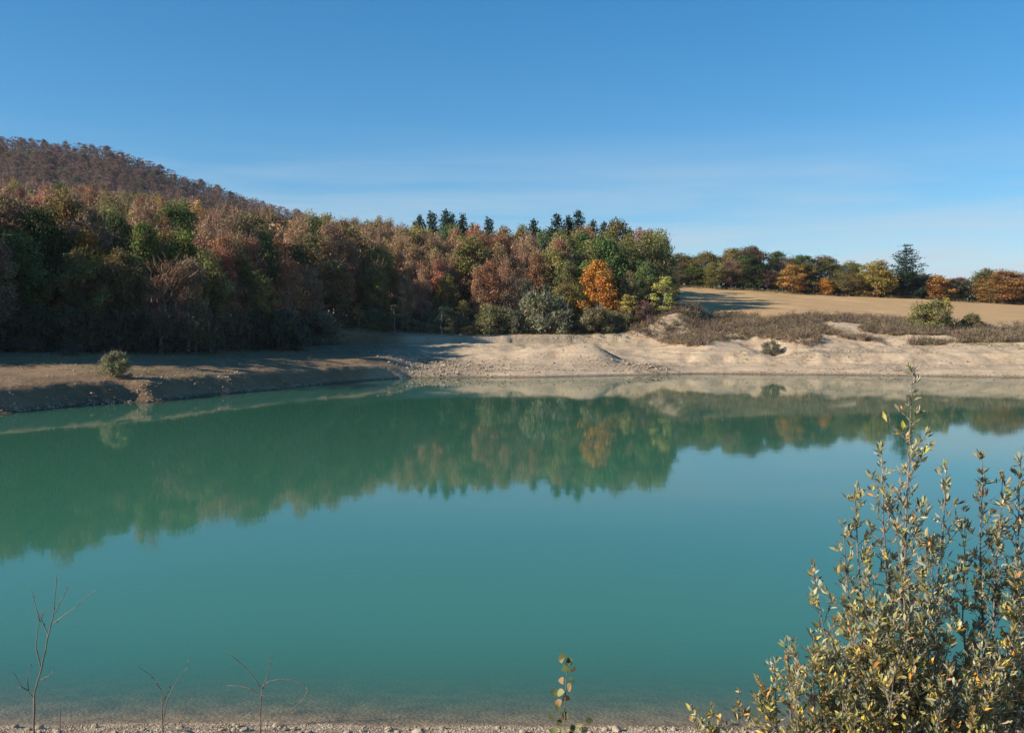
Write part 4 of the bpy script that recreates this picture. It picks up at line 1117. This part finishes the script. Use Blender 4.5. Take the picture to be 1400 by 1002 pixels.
# sapling with roundish leaves
r7 = np.random.default_rng(15)
DS = 10.8
base = gpt(772, DS)
root = empty('poplar_seedling', tuple(base)); tag(root, 'slim leafy seedling with small round green and tan leaves at the waterline', 'seedling')
sb_ = MB(); path = np.array([base - [0, 0, 0.03]] + [ray(a, b, DS) for a, b in [(772, 1000), (772, 975), (773, 950), (774, 925), (777, 897)]])
tube(sb_, path - base, np.linspace(0.008, 0.0025, 6), 6)
spots = []
for (a, b) in [(770, 900), (783, 903), (774, 896), (770, 909), (781, 915), (775, 913), (768, 925), (781, 924), (782, 935), (772, 948), (763, 955), (759, 952), (764, 962), (770, 951), (773, 972), (771, 974), (753, 974), (762, 984), (758, 993), (768, 995), (781, 990), (776, 981), (785, 998), (797, 989), (801, 985), (762, 947), (766, 1000), (795, 994)]:
    p = ray(a, b, DS + r7.normal(0, 0.04)); spots.append(p)
    zi = min(p[2] - 0.03, path[-1][2]); ax = np.array([np.interp(zi, path[:, 2], path[:, j]) for j in range(3)])
    tube(sb_, np.array([ax, (ax + p) / 2 + [0, 0, 0.01], p]) - base, [0.002, 0.0016, 0.001], 3)
seed_stem = obj('stem', sb_.mesh('stem', [M_stem], smooth=True, colour=False), root)
for i, p in enumerate(spots):
    dv = unit(np.array([r7.normal(0, 0.5), r7.normal(0, 0.4), -0.6 + r7.normal(0, 0.4)])); nv = np.array([-0.5 + r7.normal(0, 0.5), -0.8, 0.5 + r7.normal(0, 0.3)])
    R_ = frame_from(dv[None], nv[None])[0]
    o_ = obj('leaf', LVRM[i % 4], seed_stem); o_.rotation_mode = 'QUATERNION'; o_.rotation_quaternion = Matrix(R_.tolist()).to_quaternion()
    o_.location = tuple(p - base); s = r7.uniform(0.075, 0.115); o_.scale = (s, s, s)
    c = [(0.10, 0.11, 0.035), (0.16, 0.17, 0.06), (0.28, 0.26, 0.12), (0.32, 0.20, 0.09), (0.08, 0.10, 0.035)][r7.integers(5)]; o_.color = (*c, 1)

# bare dry twigs standing at the waterline
def twigs(label, d, lines, seed, r0=0.009):
    r = np.random.default_rng(seed)
    b = gpt(lines[0][0][0], d)
    root = empty('bare_sapling', tuple(b)); tag(root, label, 'sapling', 'bare saplings at the waterline')
    for li, ln in enumerate(lines):
        mbx = MB(); m = len(ln); dd = d + (0 if li == 0 else 1) * np.linspace(0, r.normal(0, 0.10), m)
        P = np.array([ray(a, c, e) for (a, c), e in zip(ln, dd)])
        if li == 0: P = np.concatenate([[b - [0, 0, 0.04]], P])
        # subdivide with a little knobbliness
        k = np.linspace(0, len(P) - 1, (len(P) - 1) * 4 + 1)
        P2 = np.stack([np.interp(k, np.arange(len(P)), P[:, j]) for j in range(3)], 1) + r.normal(0, 0.0025, (len(k), 3))
        ra = np.linspace(r0, r0 * 0.32, len(k)) if li == 0 else np.linspace(r0 * 0.55, r0 * 0.22, len(k))
        tube(mbx, P2 - b, ra * (1 + 0.12 * r.normal(size=len(k))), 6)
        # buds
        for w in range(2 if li else 3):
            i = r.integers(1, len(k)); p = P2[i] - b; dv = unit(r.normal(size=3) + [0, 0, 0.8])
            tube(mbx, np.array([p, p + dv * 0.02, p + dv * 0.035]), [0.004, 0.005, 0.001], 5)
        obj('stem' if li == 0 else 'branch', mbx.mesh('stem', [M_drytwig], smooth=True, colour=False), root)
twigs('tallest bare grey sapling with upright forked branches at the waterline', 11.6, [
    [(46, 1001), (47, 948), (57, 912), (66, 868), (72, 845), (75, 820), (77, 787)],
    [(73, 852), (92, 838), (111, 824), (131, 806)], [(56, 911), (49, 886), (51, 862), (56, 846), (64, 831)], [(55, 850), (49, 830), (43, 806)],
    [(47, 958), (39, 944), (37, 925), (43, 909)], [(39, 944), (29, 938), (22, 925), (19, 918)], [(56, 930), (66, 924), (74, 918)], [(75, 838), (84, 820), (95, 800)], [(66, 870), (58, 850), (52, 838)]], 61, 0.0125)
twigs('thin bare sapling with two spreading arms and no arch at the waterline', 11.7, [
    [(223, 1001), (221, 970), (222, 955), (220, 940)], [(220, 942), (205, 922), (189, 911)], [(223, 985), (229, 955), (237, 938), (246, 925), (257, 912), (260, 897)],
    [(222, 962), (228, 950), (233, 940)], [(223, 994), (243, 973), (259, 963)], [(222, 998), (244, 992), (255, 965), (263, 953)]], 62, 0.0105)
twigs('bare sapling with one long arched drooping branch at the waterline', 11.7, [
    [(356, 1001), (356, 965), (357, 950), (361, 935), (364, 928)], [(358, 941), (345, 923), (330, 907), (318, 897), (305, 892)], [(356, 951), (340, 940), (325, 937), (310, 937)],
    [(364, 929), (368, 912), (374, 891)], [(358, 940), (367, 931), (380, 929), (398, 929), (418, 937), (421, 943), (415, 955), (400, 968), (385, 985), (372, 996)]], 63, 0.0115)
twigs('tiny bare twig beside the tallest bare sapling', 11.6, [[(82, 1001), (82, 975), (80, 952)], [(82, 968), (72, 965), (64, 966)]], 64, 0.008)

# ------------------------------------------------------------------ thin air between us and the hill
hm = bpy.data.materials.new('air'); hm.use_nodes = True; hm.node_tree.nodes.clear()
ho = hm.node_tree.nodes.new('ShaderNodeOutputMaterial'); hv = hm.node_tree.nodes.new('ShaderNodeVolumePrincipled')
hv.inputs['Color'].default_value = (0.80, 0.88, 1.0, 1); hv.inputs['Density'].default_value = 0.00006; hv.inputs['Anisotropy'].default_value = 0.2
hm.node_tree.links.new(hv.outputs['Volume'], ho.inputs['Volume'])
hb = MB(); X0, X1, Y0, Y1, Z0, Z1 = -4050, 4050, -1550, 4250, -6.0, 142.0
hb.add([[X0, Y0, Z0], [X1, Y0, Z0], [X1, Y1, Z0], [X0, Y1, Z0], [X0, Y0, Z1], [X1, Y0, Z1], [X1, Y1, Z1], [X0, Y1, Z1]],
       [[0, 3, 2, 1], [4, 5, 6, 7], [0, 1, 5, 4], [1, 2, 6, 5], [2, 3, 7, 6], [3, 0, 4, 7]])
tag(obj('haze', hb.mesh('haze', [hm], colour=False)), kind='stuff')
